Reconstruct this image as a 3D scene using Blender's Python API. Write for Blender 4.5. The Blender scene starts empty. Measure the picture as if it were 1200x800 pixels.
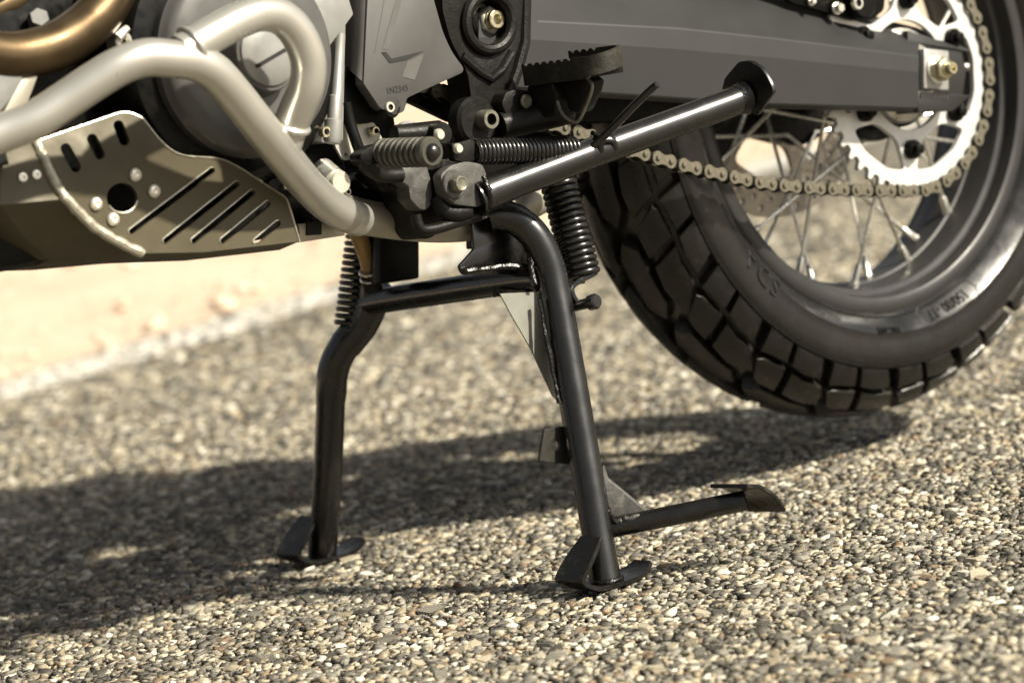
import bpy, bmesh, math, random
import numpy as np
from mathutils import Vector, Matrix
random.seed(7); np.random.seed(7)
sc = bpy.context.scene
pi = math.pi; rad = math.radians
COL = sc.collection

# ------------------------------------------------------------------ camera (solved from chain pitch, sprocket, rim and stand feet)
CAM = Vector((-2.13746848, -2.14337993, 0.50244889))
YAW, PIT, ROL, FPX = 0.66639455, 0.11311696, -0.15102224, 3500.0
fw = Vector((math.sin(YAW)*math.cos(PIT), math.cos(YAW)*math.cos(PIT), -math.sin(PIT)))
r0 = Vector((math.cos(YAW), -math.sin(YAW), 0)); u0 = r0.cross(fw)
rt = math.cos(ROL)*r0 + math.sin(ROL)*u0
up = -math.sin(ROL)*r0 + math.cos(ROL)*u0
cam_d = bpy.data.cameras.new('camera'); cam = bpy.data.objects.new('camera', cam_d); COL.objects.link(cam)
M = Matrix((rt, up, -fw)).transposed().to_4x4(); M.translation = CAM
cam.matrix_world = M
cam_d.sensor_width = 36; cam_d.lens = FPX/1200*36; cam_d.clip_start = .05; cam_d.clip_end = 3000
cam_d.dof.use_dof = True; cam_d.dof.aperture_fstop = 5.4
cam_d.dof.focus_distance = (Vector((-.575, -.2, .16))-CAM).dot(fw)
sc.camera = cam

# ------------------------------------------------------------------ light
SUN = Vector((-.52, 1.14, -1.0)).normalized()          # direction the light travels
w = bpy.data.worlds.new('World'); sc.world = w; w.use_nodes = True
nt = w.node_tree; nt.nodes.clear()
sky = nt.nodes.new('ShaderNodeTexSky'); sky.sky_type = 'NISHITA'; sky.sun_disc = False
sky.sun_elevation = math.asin(-SUN.z); sky.sun_rotation = math.atan2(-SUN.x, -SUN.y)
sky.air_density = 1.0; sky.dust_density = 5.0; sky.ozone_density = .3; sky.altitude = 200
bg = nt.nodes.new('ShaderNodeBackground'); bg.inputs[1].default_value = .054
wo = nt.nodes.new('ShaderNodeOutputWorld')
hs_ = nt.nodes.new('ShaderNodeHueSaturation'); hs_.inputs['Saturation'].default_value = .22
nt.links.new(sky.outputs[0], hs_.inputs['Color']); nt.links.new(hs_.outputs[0], bg.inputs[0]); nt.links.new(bg.outputs[0], wo.inputs[0])
sd = bpy.data.lights.new('sun', 'SUN'); sun = bpy.data.objects.new('sun', sd); COL.objects.link(sun)
sd.energy = 5.0; sd.angle = rad(2.0); sd.color = (1.0, .92, .76)
sun.rotation_euler = SUN.to_track_quat('-Z', 'Y').to_euler(); sun.location = (-4, -2, 4)
sc.view_settings.view_transform = 'Standard'; sc.view_settings.look = 'None'
sc.view_settings.exposure = 0.8; sc.view_settings.gamma = 1.0
sc.render.engine = 'CYCLES'; sc.cycles.use_denoising = True
sc.cycles.max_bounces = 8; sc.cycles.glossy_bounces = 4; sc.cycles.diffuse_bounces = 4

# ------------------------------------------------------------------ pixel helpers: a photograph pixel to a point at a known depth
def ray(px, py): return ((px-600)/FPX)*rt + ((400-py)/FPX)*up + fw
def P(px, py, y):
    d = ray(px, py); return CAM + d*((y-CAM.y)/d.y)
def PX(px, py, x):
    d = ray(px, py); return CAM + d*((x-CAM.x)/d.x)
def PZ(px, py, z=0.0):
    d = ray(px, py); return CAM + d*((z-CAM.z)/d.z)
def RP(rpx, p): return rpx*(p-CAM).dot(fw)/FPX       # pixel radius to metres

# ------------------------------------------------------------------ materials
MATS = {}
def mat(name, col, rough=.5, metal=0., var=.12, vs=40., bump=0., bs=300., coat=0., dust=None, dthr=.55, rvar=.12, spec=.5, scratch=0.):
    m = bpy.data.materials.new(name); m.use_nodes = True; t = m.node_tree; N = t.nodes; L = t.links
    b = N['Principled BSDF']
    b.inputs['Metallic'].default_value = metal; b.inputs['Specular IOR Level'].default_value = spec
    b.inputs['Coat Weight'].default_value = coat; b.inputs['Coat Roughness'].default_value = .10
    tc = N.new('ShaderNodeTexCoord')
    n1 = N.new('ShaderNodeTexNoise'); n1.inputs['Scale'].default_value = vs; n1.inputs['Detail'].default_value = 6; n1.inputs['Roughness'].default_value = .65
    L.new(tc.outputs['Object'], n1.inputs['Vector'])
    mr = N.new('ShaderNodeMapRange'); mr.inputs[1].default_value = .3; mr.inputs[2].default_value = .7
    mr.inputs[3].default_value = 1-var; mr.inputs[4].default_value = 1+var
    L.new(n1.outputs['Fac'], mr.inputs[0])
    mx = N.new('ShaderNodeMix'); mx.data_type = 'RGBA'; mx.blend_type = 'MULTIPLY'; mx.inputs[0].default_value = 1
    mx.inputs[6].default_value = (*col, 1); L.new(mr.outputs[0], mx.inputs[7])
    out = mx.outputs[2]
    if dust:
        n3 = N.new('ShaderNodeTexNoise'); n3.inputs['Scale'].default_value = vs*.7; n3.inputs['Detail'].default_value = 8; n3.inputs['Roughness'].default_value = .75
        L.new(tc.outputs['Object'], n3.inputs['Vector'])
        r3 = N.new('ShaderNodeMapRange'); r3.inputs[1].default_value = dthr-.08; r3.inputs[2].default_value = dthr+.15; r3.inputs[4].default_value = .8
        L.new(n3.outputs['Fac'], r3.inputs[0])
        m3 = N.new('ShaderNodeMix'); m3.data_type = 'RGBA'; m3.inputs[7].default_value = (*dust, 1)
        L.new(r3.outputs[0], m3.inputs[0]); L.new(out, m3.inputs[6]); out = m3.outputs[2]
    L.new(out, b.inputs['Base Color'])
    rr = N.new('ShaderNodeMapRange'); rr.inputs[1].default_value = .3; rr.inputs[2].default_value = .7
    rr.inputs[3].default_value = max(.03, rough-rvar); rr.inputs[4].default_value = min(1, rough+rvar)
    n2 = N.new('ShaderNodeTexNoise'); n2.inputs['Scale'].default_value = vs*2.3; n2.inputs['Detail'].default_value = 5
    L.new(tc.outputs['Object'], n2.inputs['Vector']); L.new(n2.outputs['Fac'], rr.inputs[0]); L.new(rr.outputs[0], b.inputs['Roughness'])
    if bump:
        nb = N.new('ShaderNodeTexNoise'); nb.inputs['Scale'].default_value = bs; nb.inputs['Detail'].default_value = 4
        L.new(tc.outputs['Object'], nb.inputs['Vector'])
        bp = N.new('ShaderNodeBump'); bp.inputs['Strength'].default_value = bump; bp.inputs['Distance'].default_value = .001
        L.new(nb.outputs['Fac'], bp.inputs['Height']); L.new(bp.outputs[0], b.inputs['Normal'])
    MATS[name] = m; return m
mat('black_gloss', (.006, .0057, .005), .27, 0, .3, 30, .02, 500, coat=.0, dust=(.04, .034, .026), dthr=.72, spec=.7, rvar=.06)
mat('foot_black', (.008, .0075, .0065), .32, .2, .3, 60, .15, 500, dust=(.13, .11, .08), dthr=.60, spec=.5)
mat('black_weld', (.006, .0055, .005), .25, 0, .4, 80, .9, 260, spec=.4)
mat('black_cast', (.008, .0075, .0065), .42, 0, .35, 60, .35, 500, dust=(.03, .027, .021), dthr=.68, spec=.2)
mat('grey_cast', (.065, .063, .058), .5, .2, .35, 120, .4, 700, dust=(.2, .19, .16), dthr=.62)
mat('black_plastic', (.004, .0038, .0034), .42, 0, .2, 60, .15, 700, spec=.12)
mat('rubber_dark', (.004, .0038, .0034), .5, 0, .3, 50, .2, 600, spec=.15)
mat('tyre_rubber', (.010, .0097, .0092), .27, 0, .25, 14, .10, 260, dust=(.034, .031, .026), dthr=.68, spec=.5)
mat('tread_rubber', (.008, .0075, .0065), .36, 0, .4, 60, .35, 350, dust=(.055, .045, .031), dthr=.64, spec=.5)
mat('letter_rubber', (.030, .029, .027), .5, 0, .2, 60, .1, 400)
mat('bar_paint', (.57, .555, .505), .30, .7, .05, 8, .02, 800, rvar=.05)
mat('bar_band', (.40, .37, .30), .4, .5, .05, 8)
mat('frame_tube_shaded', (.36, .33, .27), .42, .5, .12, 20, .03, 800)  # darker than the guard paint, with the tube's shade put into it
mat('plate_alu', (.078, .067, .042), .55, .15, .14, 14, .05, 900, dust=(.13, .11, .07), dthr=.64, spec=.25)
mat('plate_edge', (.42, .40, .33), .38, .8, .1, 80, .1, 700)
mat('weld_alu', (.42, .39, .31), .45, .6, .2, 200, .6, 500)
mat('rivet_alu', (.75, .72, .62), .38, .75, .15, 200, .2, 700)
mat('sprocket_alu', (.62, .62, .60), .40, .35, .08, 60, .05, 600, dust=(.30, .28, .22), dthr=.70)
mat('swingarm_paint', (.022, .022, .0216), .46, .2, .05, 12, .03, 1500, rvar=.03)
mat('cover_plastic', (.055, .0535, .0505), .5, 0, .06, 60, .22, 1600, rvar=.05)
mat('cover_mark', (.085, .083, .078), .45, 0, .05, 60)
mat('ink_and_shade', (.006, .006, .006), .6, 0, .1, 60)  # print ink; also colours sockets and slots with the shade of a hollow
mat('engine_silver', (.27, .267, .255), .42, .35, .06, 40, .08, 1200)
mat('engine_grey', (.085, .083, .079), .40, .15, .08, 40, .08, 1200)  # darker engine silver: the guard bars' shade is put into its colour
mat('engine_black', (.004, .0038, .0034), .33, 0, .3, 50, .12, 800, spec=.2)
mat('header_bronze', (.085, .058, .03), .40, .85, .35, 14, .08, 500, dust=(.11, .085, .05), dthr=.60)
mat('chain_steel', (.16, .145, .108), .42, .5, .15, 150, .1, 900)
mat('chain_shaded', (.006, .0055, .0045), .5, .0, .3, 150, spec=.2)  # near-black inner links: shade between the outer plates put into colour
mat('steel', (.72, .70, .64), .34, .85, .1, 120, .05, 900)
mat('zinc', (.58, .53, .36), .32, .95, .15, 150, .1, 700)
mat('dull_zinc', (.20, .192, .15), .45, .7, .2, 150, .15, 700)
mat('pale_plate', (.22, .22, .19), .5, .1, .12, 60, .1, 800, dust=(.12, .11, .09), dthr=.72)
mat('olive_plate', (.022, .021, .015), .5, .1, .2, 80, .2, 800)
mat('cream_plate', (.48, .46, .39), .4, .3, .1, 80, .05, 700)
mat('adjuster_alu', (.36, .355, .335), .4, .4, .1, 80)
mat('rim_black', (.024, .0235, .023), .38, .1, .08, 20, .04, 900, rvar=.05)
mat('disc_steel', (.30, .27, .23), .35, .9, .1, 60)
mat('hose_brown', (.30, .19, .07), .35, 0, .25, 60, .05, 700)
mat('body_paint', (.03, .029, .027), .4, 0, .1, 20)
mat('seat_vinyl', (.02, .02, .02), .6, 0, .2, 40, .2, 500)

# ------------------------------------------------------------------ mesh builder
WORG = {}
class MB:
    def __init__(s): s.v = []; s.f = []
    def add(s, vs, fs):
        o = len(s.v); s.v += [Vector(v) for v in vs]; s.f += [tuple(i+o for i in f) for f in fs]; return s
    def prism(s, poly, vec):
        n = len(poly); vec = Vector(vec); a = [Vector(p) for p in poly]; b = [p+vec for p in a]
        fs = [tuple(range(n)), tuple(range(2*n-1, n-1, -1))]+[(i, (i+1) % n, n+(i+1) % n, n+i) for i in range(n)]
        return s.add(a+b, fs)
    def box(s, c, sx, sy, sz, rot=None):
        c = Vector(c); R = rot or Matrix.Identity(3)
        vs = [c+R@Vector((i*sx/2, j*sy/2, k*sz/2)) for i in (-1, 1) for j in (-1, 1) for k in (-1, 1)]
        return s.add(vs, [(0, 1, 3, 2), (4, 6, 7, 5), (0, 4, 5, 1), (2, 3, 7, 6), (0, 2, 6, 4), (1, 5, 7, 3)])
    def tube(s, pts, r, n=20, caps=True):
        pts = [Vector(p) for p in pts]; m = len(pts)
        rs = r if isinstance(r, (list, tuple)) else [r]*m
        T = [(pts[min(i+1, m-1)]-pts[max(i-1, 0)]).normalized() for i in range(m)]
        a = T[0].orthogonal().normalized(); vs = []
        for i in range(m):
            a = (a-T[i]*a.dot(T[i])).normalized(); b = T[i].cross(a)
            vs += [pts[i]+rs[i]*(math.cos(2*pi*k/n)*a+math.sin(2*pi*k/n)*b) for k in range(n)]
        fs = [(i*n+k, i*n+(k+1) % n, (i+1)*n+(k+1) % n, (i+1)*n+k) for i in range(m-1) for k in range(n)]
        if caps: fs += [tuple(range(n-1, -1, -1)), tuple(range((m-1)*n, m*n))]
        return s.add(vs, fs)
    def lathe(s, o, ax, prof, n=32, ph=0., closed=False):
        o = Vector(o); ax = Vector(ax).normalized()
        a = (Vector((0, 0, 1)) if abs(ax.z) < .9 else Vector((1, 0, 0))); a = (a-ax*a.dot(ax)).normalized(); b = ax.cross(a)
        vs = []; m = len(prof)
        for t, r in prof:
            vs += [o+ax*t+r*(math.cos(2*pi*k/n+ph)*a+math.sin(2*pi*k/n+ph)*b) for k in range(n)]
        fs = [(i*n+k, i*n+(k+1) % n, ((i+1) % m)*n+(k+1) % n, ((i+1) % m)*n+k) for i in range(m if closed else m-1) for k in range(n)]
        if not closed: fs += [tuple(range(n-1, -1, -1)), tuple(range((m-1)*n, m*n))]
        return s.add(vs, fs)
    def coil(s, a, b, R, wr, turns, n=6, seg=16):
        a = Vector(a); b = Vector(b); ax = (b-a).normalized(); e = ax.orthogonal().normalized(); g = ax.cross(e); L = (b-a).length
        N = int(turns*seg)
        return s.tube([a+ax*(L*i/N)+R*(math.cos(2*pi*i/seg)*e+math.sin(2*pi*i/seg)*g) for i in range(N+1)], wr, n)
    def build(s, name, m, parent=None, bevel=0., segs=2, angle=35, origin=None, weld=False):
        bm = bmesh.new(); vv = [bm.verts.new(v) for v in s.v]
        for f in s.f:
            try: bm.faces.new([vv[i] for i in f])
            except ValueError: pass
        return finish(bm, name, m, parent, bevel, segs, angle, origin, weld)
def finish(bm, name, m, parent=None, bevel=0., segs=2, angle=35, origin=None, weld=False):
    if weld: bmesh.ops.remove_doubles(bm, verts=bm.verts, dist=1e-5)
    bmesh.ops.recalc_face_normals(bm, faces=bm.faces)
    if bevel:
        bm.normal_update()
        es = [e for e in bm.edges if len(e.link_faces) == 2 and e.calc_face_angle(0) > rad(28)]
        bmesh.ops.bevel(bm, geom=es, offset=bevel, offset_type='OFFSET', segments=segs, profile=.5, affect='EDGES', clamp_overlap=True)
    if origin is None:
        lo = Vector([min(v.co[i] for v in bm.verts) for i in range(3)]); hi = Vector([max(v.co[i] for v in bm.verts) for i in range(3)])
        origin = (lo+hi)/2
    origin = Vector(origin)
    bmesh.ops.translate(bm, verts=bm.verts, vec=-origin)
    me = bpy.data.meshes.new(name); bm.to_mesh(me); bm.free()
    me.shade_smooth(); me.set_sharp_from_angle(angle=rad(angle))
    me.materials.append(MATS[m] if isinstance(m, str) else m)
    return link(name, me, parent, origin)
def link(name, me, parent, origin, rot=None):
    o = bpy.data.objects.new(name, me); COL.objects.link(o)
    WORG[o.name] = Vector(origin)
    if parent: o.parent = parent; o.location = Vector(origin)-WORG[parent.name]
    else: o.location = origin
    if rot: o.rotation_euler = rot
    return o
def cat(pts, n=6):
    pts = [Vector(p) for p in pts]; out = []
    for i in range(len(pts)-1):
        p0 = pts[max(i-1, 0)]; p1 = pts[i]; p2 = pts[i+1]; p3 = pts[min(i+2, len(pts)-1)]
        for k in range(n):
            t = k/n
            out.append(.5*((2*p1)+(p2-p0)*t+(2*p0-5*p1+4*p2-p3)*t*t+(3*p1-p0-3*p2+p3)*t**3))
    return out+[pts[-1]]
def rc(poly, r, n=4):
    out = []; m = len(poly)
    for i in range(m):
        a = Vector(poly[i-1]).to_2d(); b = Vector(poly[i]).to_2d(); c = Vector(poly[(i+1) % m]).to_2d()
        rr = poly[i][2] if len(poly[i]) > 2 else r
        d1 = min(rr, (a-b).length*.45); d2 = min(rr, (c-b).length*.45)
        p = b+(a-b).normalized()*d1; q = b+(c-b).normalized()*d2
        for k in range(n+1):
            t = k/n; out.append(((1-t)**2*p+2*t*(1-t)*b+t*t*q))
    return out
def pxpoly(pts, y, r=0):
    if r: pts = rc(pts, r)
    return [P(p[0], p[1], y) for p in pts]
def capsule(a, b, r, n=7):
    a = Vector(a); b = Vector(b); t = math.atan2(b.y-a.y, b.x-a.x); o = []
    for k in range(n+1): o.append(b+r*Vector((math.cos(t-pi/2+pi*k/n), math.sin(t-pi/2+pi*k/n))))
    for k in range(n+1): o.append(a+r*Vector((math.cos(t+pi/2+pi*k/n), math.sin(t+pi/2+pi*k/n))))
    return o
def holed(loops, to3):
    bm = bmesh.new()
    for lp in loops:
        vs = [bm.verts.new(to3(p)) for p in lp]
        for i in range(len(vs)): bm.edges.new((vs[i], vs[(i+1) % len(vs)]))
    bmesh.ops.triangle_fill(bm, use_beauty=True, use_dissolve=False, edges=bm.edges[:])
    return bm
def thicken(bm, vec):
    r = bmesh.ops.extrude_face_region(bm, geom=bm.faces[:])
    bmesh.ops.translate(bm, verts=[g for g in r['geom'] if isinstance(g, bmesh.types.BMVert)], vec=vec)
YM = Vector((0, -1, 0))     # outward, toward the viewer's side of the machine
def hexa(mb, c, ax, R, h, chamf=True):
    prof = [(0, R), (h*.8, R), (h, R*.86)] if chamf else [(0, R), (h, R)]
    mb.lathe(c, ax, prof, 6)
def bolt(name, px, py, y, rpx, m='steel', h=.006, kind='hex', parent=None):
    c = P(px, py, y); R = RP(rpx, c); mb = MB()
    if kind == 'hex':
        mb.lathe(c, YM, [(0, R*1.25), (.0015, R*1.25), (.0015, R*.5)], 24); hexa(mb, c+YM*.0013, YM, R, h)
    elif kind == 'allen':
        mb.lathe(c, YM, [(0, R), (h*.85, R), (h, R*.9), (h, R*.58), (h*.35, R*.52)], 24)
    elif kind == 'round':
        mb.lathe(c, YM, [(0, R), (h*.5, R), (h, R*.75)], 24)
    elif kind == 'rivet':
        mb.lathe(c, YM, [(0, R), (h*.35, R), (h*.75, R*.82), (h, R*.5), (h*.8, R*.4), (h*.7, R*.2)], 20)
    o = mb.build(name, m, parent or BIKE, angle=40)
    if kind == 'allen':
        o.data.materials.append(MATS['ink_and_shade']); cc = c-WORG[o.name]
        for p in o.data.polygons:
            q = p.center-cc
            if math.hypot(q.x, q.z) < R*.56: p.material_index = 1  # socket faces turned near black: the hollow's shade as colour
    return o
def thing(name, label, category, loc=(0, 0, 0)):
    o = bpy.data.objects.new(name, None); COL.objects.link(o); o.location = loc; WORG[o.name] = Vector(loc)
    o['label'] = label; o['category'] = category; o.empty_display_size = .1
    return o
def weldbead(name, pts, r, parent, m='black_weld', n=8, jit=1.):
    pts = cat(pts, 5); q = []
    for i, p in enumerate(pts): q.append(p+Vector([random.uniform(-1, 1)*r*.25*jit for _ in range(3)]))
    return MB().tube(q, [r*random.uniform(1-.25*jit, 1+.3*jit) for _ in q], n).build(name, m, parent)

# ------------------------------------------------------------------ setting: sandy ground, chip-sealed road, edge line, loose chips
EA = Vector((.11, 2.03)); ED = Vector((1.24, .49)).normalized(); EN = Vector((-ED.y, ED.x))
LINE_W = .20
def edge_n(x, y): return (x-EA.x)*EN.x+(y-EA.y)*EN.y
def node_mat(name):
    m = bpy.data.materials.new(name); m.use_nodes = True; return m, m.node_tree.nodes, m.node_tree.links, m.node_tree.nodes['Principled BSDF']
def ramp(N, cols):
    r = N.new('ShaderNodeValToRGB'); r.color_ramp.interpolation = 'CONSTANT'
    e = r.color_ramp.elements
    while len(e) > 1: e.remove(e[0])
    e[0].position = 0; e[0].color = (*cols[0][1], 1)
    for p, c in cols[1:]:
        k = e.new(p); k.color = (*c, 1)
    return r
PAL = [((.395, .352, .258), .21), ((.27, .227, .153), .17), ((.20, .185, .15), .26), ((.074, .068, .055), .18), ((.54, .505, .415), .08), ((.195, .135, .08), .03), ((.128, .118, .096), .07)]
STEPS = []; acc = 0
for c, wt in PAL: STEPS.append((acc, c)); acc += wt
# sand
m, N, L, b = node_mat('sand'); MATS['sand'] = m
tc = N.new('ShaderNodeTexCoord'); n1 = N.new('ShaderNodeTexNoise'); n1.inputs['Scale'].default_value = 3; n1.inputs['Detail'].default_value = 8; n1.inputs['Roughness'].default_value = .7
L.new(tc.outputs['Object'], n1.inputs['Vector'])
cr = N.new('ShaderNodeValToRGB'); cr.color_ramp.elements[0].position = .3; cr.color_ramp.elements[0].color = (.52, .40, .29, 1); cr.color_ramp.elements[1].position = .7; cr.color_ramp.elements[1].color = (.62, .505, .385, 1)
L.new(n1.outputs['Fac'], cr.inputs[0]); L.new(cr.outputs[0], b.inputs['Base Color']); b.inputs['Roughness'].default_value = .9
nb = N.new('ShaderNodeTexNoise'); nb.inputs['Scale'].default_value = 25; nb.inputs['Detail'].default_value = 8; L.new(tc.outputs['Object'], nb.inputs['Vector'])
bp = N.new('ShaderNodeBump'); bp.inputs['Strength'].default_value = .5; bp.inputs['Distance'].default_value = .02; L.new(nb.outputs['Fac'], bp.inputs['Height']); L.new(bp.outputs[0], b.inputs['Normal'])
# binder with chips too far off to build
m, N, L, b = node_mat('chip_seal'); MATS['chip_seal'] = m
tc = N.new('ShaderNodeTexCoord'); vo = N.new('ShaderNodeTexVoronoi'); vo.inputs['Scale'].default_value = 95; L.new(tc.outputs['Object'], vo.inputs['Vector'])
sp = N.new('ShaderNodeSeparateColor'); L.new(vo.outputs['Color'], sp.inputs[0]); cr = ramp(N, STEPS); L.new(sp.outputs[0], cr.inputs[0])
mr = N.new('ShaderNodeMapRange'); mr.inputs[1].default_value = .35; mr.inputs[2].default_value = .75; mr.inputs[3].default_value = .95; mr.inputs[4].default_value = .10; L.new(vo.outputs['Distance'], mr.inputs[0])
mx = N.new('ShaderNodeMix'); mx.data_type = 'RGBA'; mx.blend_type = 'MULTIPLY'; mx.inputs[0].default_value = 1; L.new(cr.outputs[0], mx.inputs[6]); L.new(mr.outputs[0], mx.inputs[7])
L.new(mx.outputs[2], b.inputs['Base Color']); b.inputs['Roughness'].default_value = .8
bp = N.new('ShaderNodeBump'); bp.invert = True; bp.inputs['Strength'].default_value = 1; bp.inputs['Distance'].default_value = .004; L.new(vo.outputs['Distance'], bp.inputs['Height']); L.new(bp.outputs[0], b.inputs['Normal'])
# chips
def chip_mat(name, colsock):
    m, N, L, b = node_mat(name); MATS[name] = m
    s = colsock(N, L); tc = N.new('ShaderNodeTexCoord'); n = N.new('ShaderNodeTexNoise'); n.inputs['Scale'].default_value = 420; n.inputs['Detail'].default_value = 4
    L.new(tc.outputs['Object'], n.inputs['Vector']); mr = N.new('ShaderNodeMapRange'); mr.inputs[1].default_value = .3; mr.inputs[2].default_value = .7; mr.inputs[3].default_value = .55; mr.inputs[4].default_value = 1.42; L.new(n.outputs['Fac'], mr.inputs[0])
    mx = N.new('ShaderNodeMix'); mx.data_type = 'RGBA'; mx.blend_type = 'MULTIPLY'; mx.inputs[0].default_value = 1; L.new(s, mx.inputs[6]); L.new(mr.outputs[0], mx.inputs[7])
    L.new(mx.outputs[2], b.inputs['Base Color']); b.inputs['Roughness'].default_value = .66
    bp = N.new('ShaderNodeBump'); bp.inputs['Strength'].default_value = .5; bp.inputs['Distance'].default_value = .001; L.new(n.outputs['Fac'], bp.inputs['Height']); L.new(bp.outputs[0], b.inputs['Normal'])
def _att(N, L):
    a = N.new('ShaderNodeAttribute'); a.attribute_name = 'chip_colour'; return a.outputs['Color']
def _rnd(N, L):
    a = N.new('ShaderNodeObjectInfo'); r = ramp(N, STEPS); L.new(a.outputs['Random'], r.inputs[0]); return r.outputs[0]
chip_mat('chips', _att); chip_mat('chip_single', _rnd)
m, N, L, b = node_mat('line_paint'); MATS['line_paint'] = m; b.inputs['Base Color'].default_value = (.50, .48, .43, 1); b.inputs['Roughness'].default_value = .7

def strip(n0, n1, a0, a1, z, nx=2, ny=2):
    mb = MB(); vs = []
    for i in range(nx):
        for j in range(ny):
            q = EA+ED*(a0+(a1-a0)*i/(nx-1))+EN*(n0+(n1-n0)*j/(ny-1)); vs.append((q.x, q.y, z))
    mb.add(vs, [(i*ny+j, (i+1)*ny+j, (i+1)*ny+j+1, i*ny+j+1) for i in range(nx-1) for j in range(ny-1)]); return mb
g = MB().add([(-900, -900, -.03), (900, -900, -.03), (900, 900, -.03), (-900, 900, -.03)], [(0, 1, 2, 3)]).build('ground', 'sand', origin=(0, 0, 0))
g['kind'] = 'structure'; g['label'] = 'pale sandy ground beyond the road edge'; g['category'] = 'ground'
# low uneven sand bank beside the road
mb = MB(); nx, ny = 90, 60; vs = []
for i in range(nx):
    for j in range(ny):
        t = (j/(ny-1))**1.6; n_ = LINE_W-.01+t*9; a_ = -9+18*i/(nx-1); q = EA+ED*a_+EN*n_
        h = .0 if j == 0 else (.02*math.sin(a_*3.1+n_*2)+.02*math.sin(a_*7.3-n_*5.1)+.015*random.random())*min(1, t*6)-.008
        vs.append((q.x, q.y, h-.004 if j < ny-1 else -.04))
mb.add(vs, [(i*ny+j, (i+1)*ny+j, (i+1)*ny+j+1, i*ny+j+1) for i in range(nx-1) for j in range(ny-1)])
o = mb.build('sand_verge', 'sand', origin=(0, 0, 0), angle=180); o['kind'] = 'structure'; o['label'] = 'pale sand verge beyond the white road edge line'; o['category'] = 'verge'
road = strip(-6.5, LINE_W, -60, 60, -.0055).build('road', 'chip_seal', origin=(0, 0, 0))
road['kind'] = 'structure'; road['label'] = 'rough grey and cream stone chip road under the motorcycle'; road['category'] = 'road'
ln = strip(.0, LINE_W-.02, -60, 60, -.0015).build('edge_line', 'line_paint', origin=(0, 0, 0))
ln['kind'] = 'structure'; ln['label'] = 'white line painted along the road edge'; ln['category'] = 'road line'

NV = 14; VAR = []
bm = bmesh.new(); bmesh.ops.create_icosphere(bm, subdivisions=1, radius=1); bm.verts.ensure_lookup_table()
IV = np.array([v.co[:] for v in bm.verts]); IF = np.array([[v.index for v in f.verts] for f in bm.faces]); bm.free()
for k in range(NV):
    rng = np.random.RandomState(100+k)
    v = IV*(1+rng.uniform(-.38, .25, (12, 1))); v += rng.uniform(-.2, .2, v.shape)
    v[:, 0] *= rng.uniform(1., 1.35); v[:, 1] *= rng.uniform(.75, 1.); v[:, 2] = np.clip(v[:, 2]*rng.uniform(.6, .9), -1, rng.uniform(.26, .46))
    VAR.append(v)
rng = np.random.RandomState(5)
cg = np.array([CAM.x, CAM.y]); fh = np.array([math.sin(YAW), math.cos(YAW)]); rh = np.array([math.cos(YAW), -math.sin(YAW)])
px_, py_, ss_ = [], [], []
v_ = 1.8
while v_ < 6.6:
    s_ = .0063 if v_ < 3.15 else .0063+(v_-3.15)*.0030
    hw_ = v_*.182+.15; k_ = int(2*hw_/s_)
    uu = -hw_+s_*np.arange(k_)+rng.uniform(-.5, .5, k_)*s_; vv = v_+rng.uniform(-.5, .5, k_)*s_
    pp = cg+np.outer(uu, rh)+np.outer(vv, fh); px_.append(pp[:, 0]); py_.append(pp[:, 1]); ss_.append(np.full(k_, s_)); v_ += s_*.92
X = np.concatenate(px_); Y = np.concatenate(py_); S = np.concatenate(ss_)
en = (X-EA.x)*EN.x+(Y-EA.y)*EN.y
ok = en < LINE_W; X, Y, S, en = X[ok], Y[ok], S[ok], en[ok]; n = len(X)
R_ = S*.57*np.exp(rng.normal(0, .34, n).clip(-.8, .62)); big = rng.rand(n) < .06; R_[big] *= 1.4; print('chips', n)
rz = rng.uniform(0, 2*pi, n); tx = rng.normal(0, .16, n); ty = rng.normal(0, .16, n)
Zc = -.0032+rng.uniform(-.0010, .0010, n); var = rng.randint(0, NV, n)
cum = np.cumsum([q for _, q in PAL]); cid = np.searchsorted(cum/cum[-1], rng.rand(n)).clip(0, len(PAL)-1)
colr = np.array([c for c, _ in PAL])[cid]*rng.uniform(.72, 1.28, (n, 1))
pat = np.sin(X*9+2.1*np.sin(Y*7))*np.sin(Y*8.3+1.7*np.sin(X*5.1))+.6*np.sin(X*23+Y*17+3*np.sin(Y*11)); clump = np.sin(X*151+3*np.sin(Y*97))*np.sin(Y*143+3*np.sin(X*83))+.7*np.sin(X*71-Y*59+2*np.sin(X*41))
dk = (clump > .35) & (rng.rand(n) < .30); colr[dk] = np.array([.10, .09, .07])*rng.uniform(.6, 1.5, (dk.sum(), 1))
R_ *= 1+.16*np.clip(clump, -1, 1); colr *= (1+.11*pat-.07*clump)[:, None]
lmask = (en > .0) & (rng.rand(n) < .93) & (en < LINE_W-.02+rng.normal(0, .006, n)); colr[lmask] = np.array([.50, .48, .43])*rng.uniform(.85, 1.1, (lmask.sum(), 1))
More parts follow.
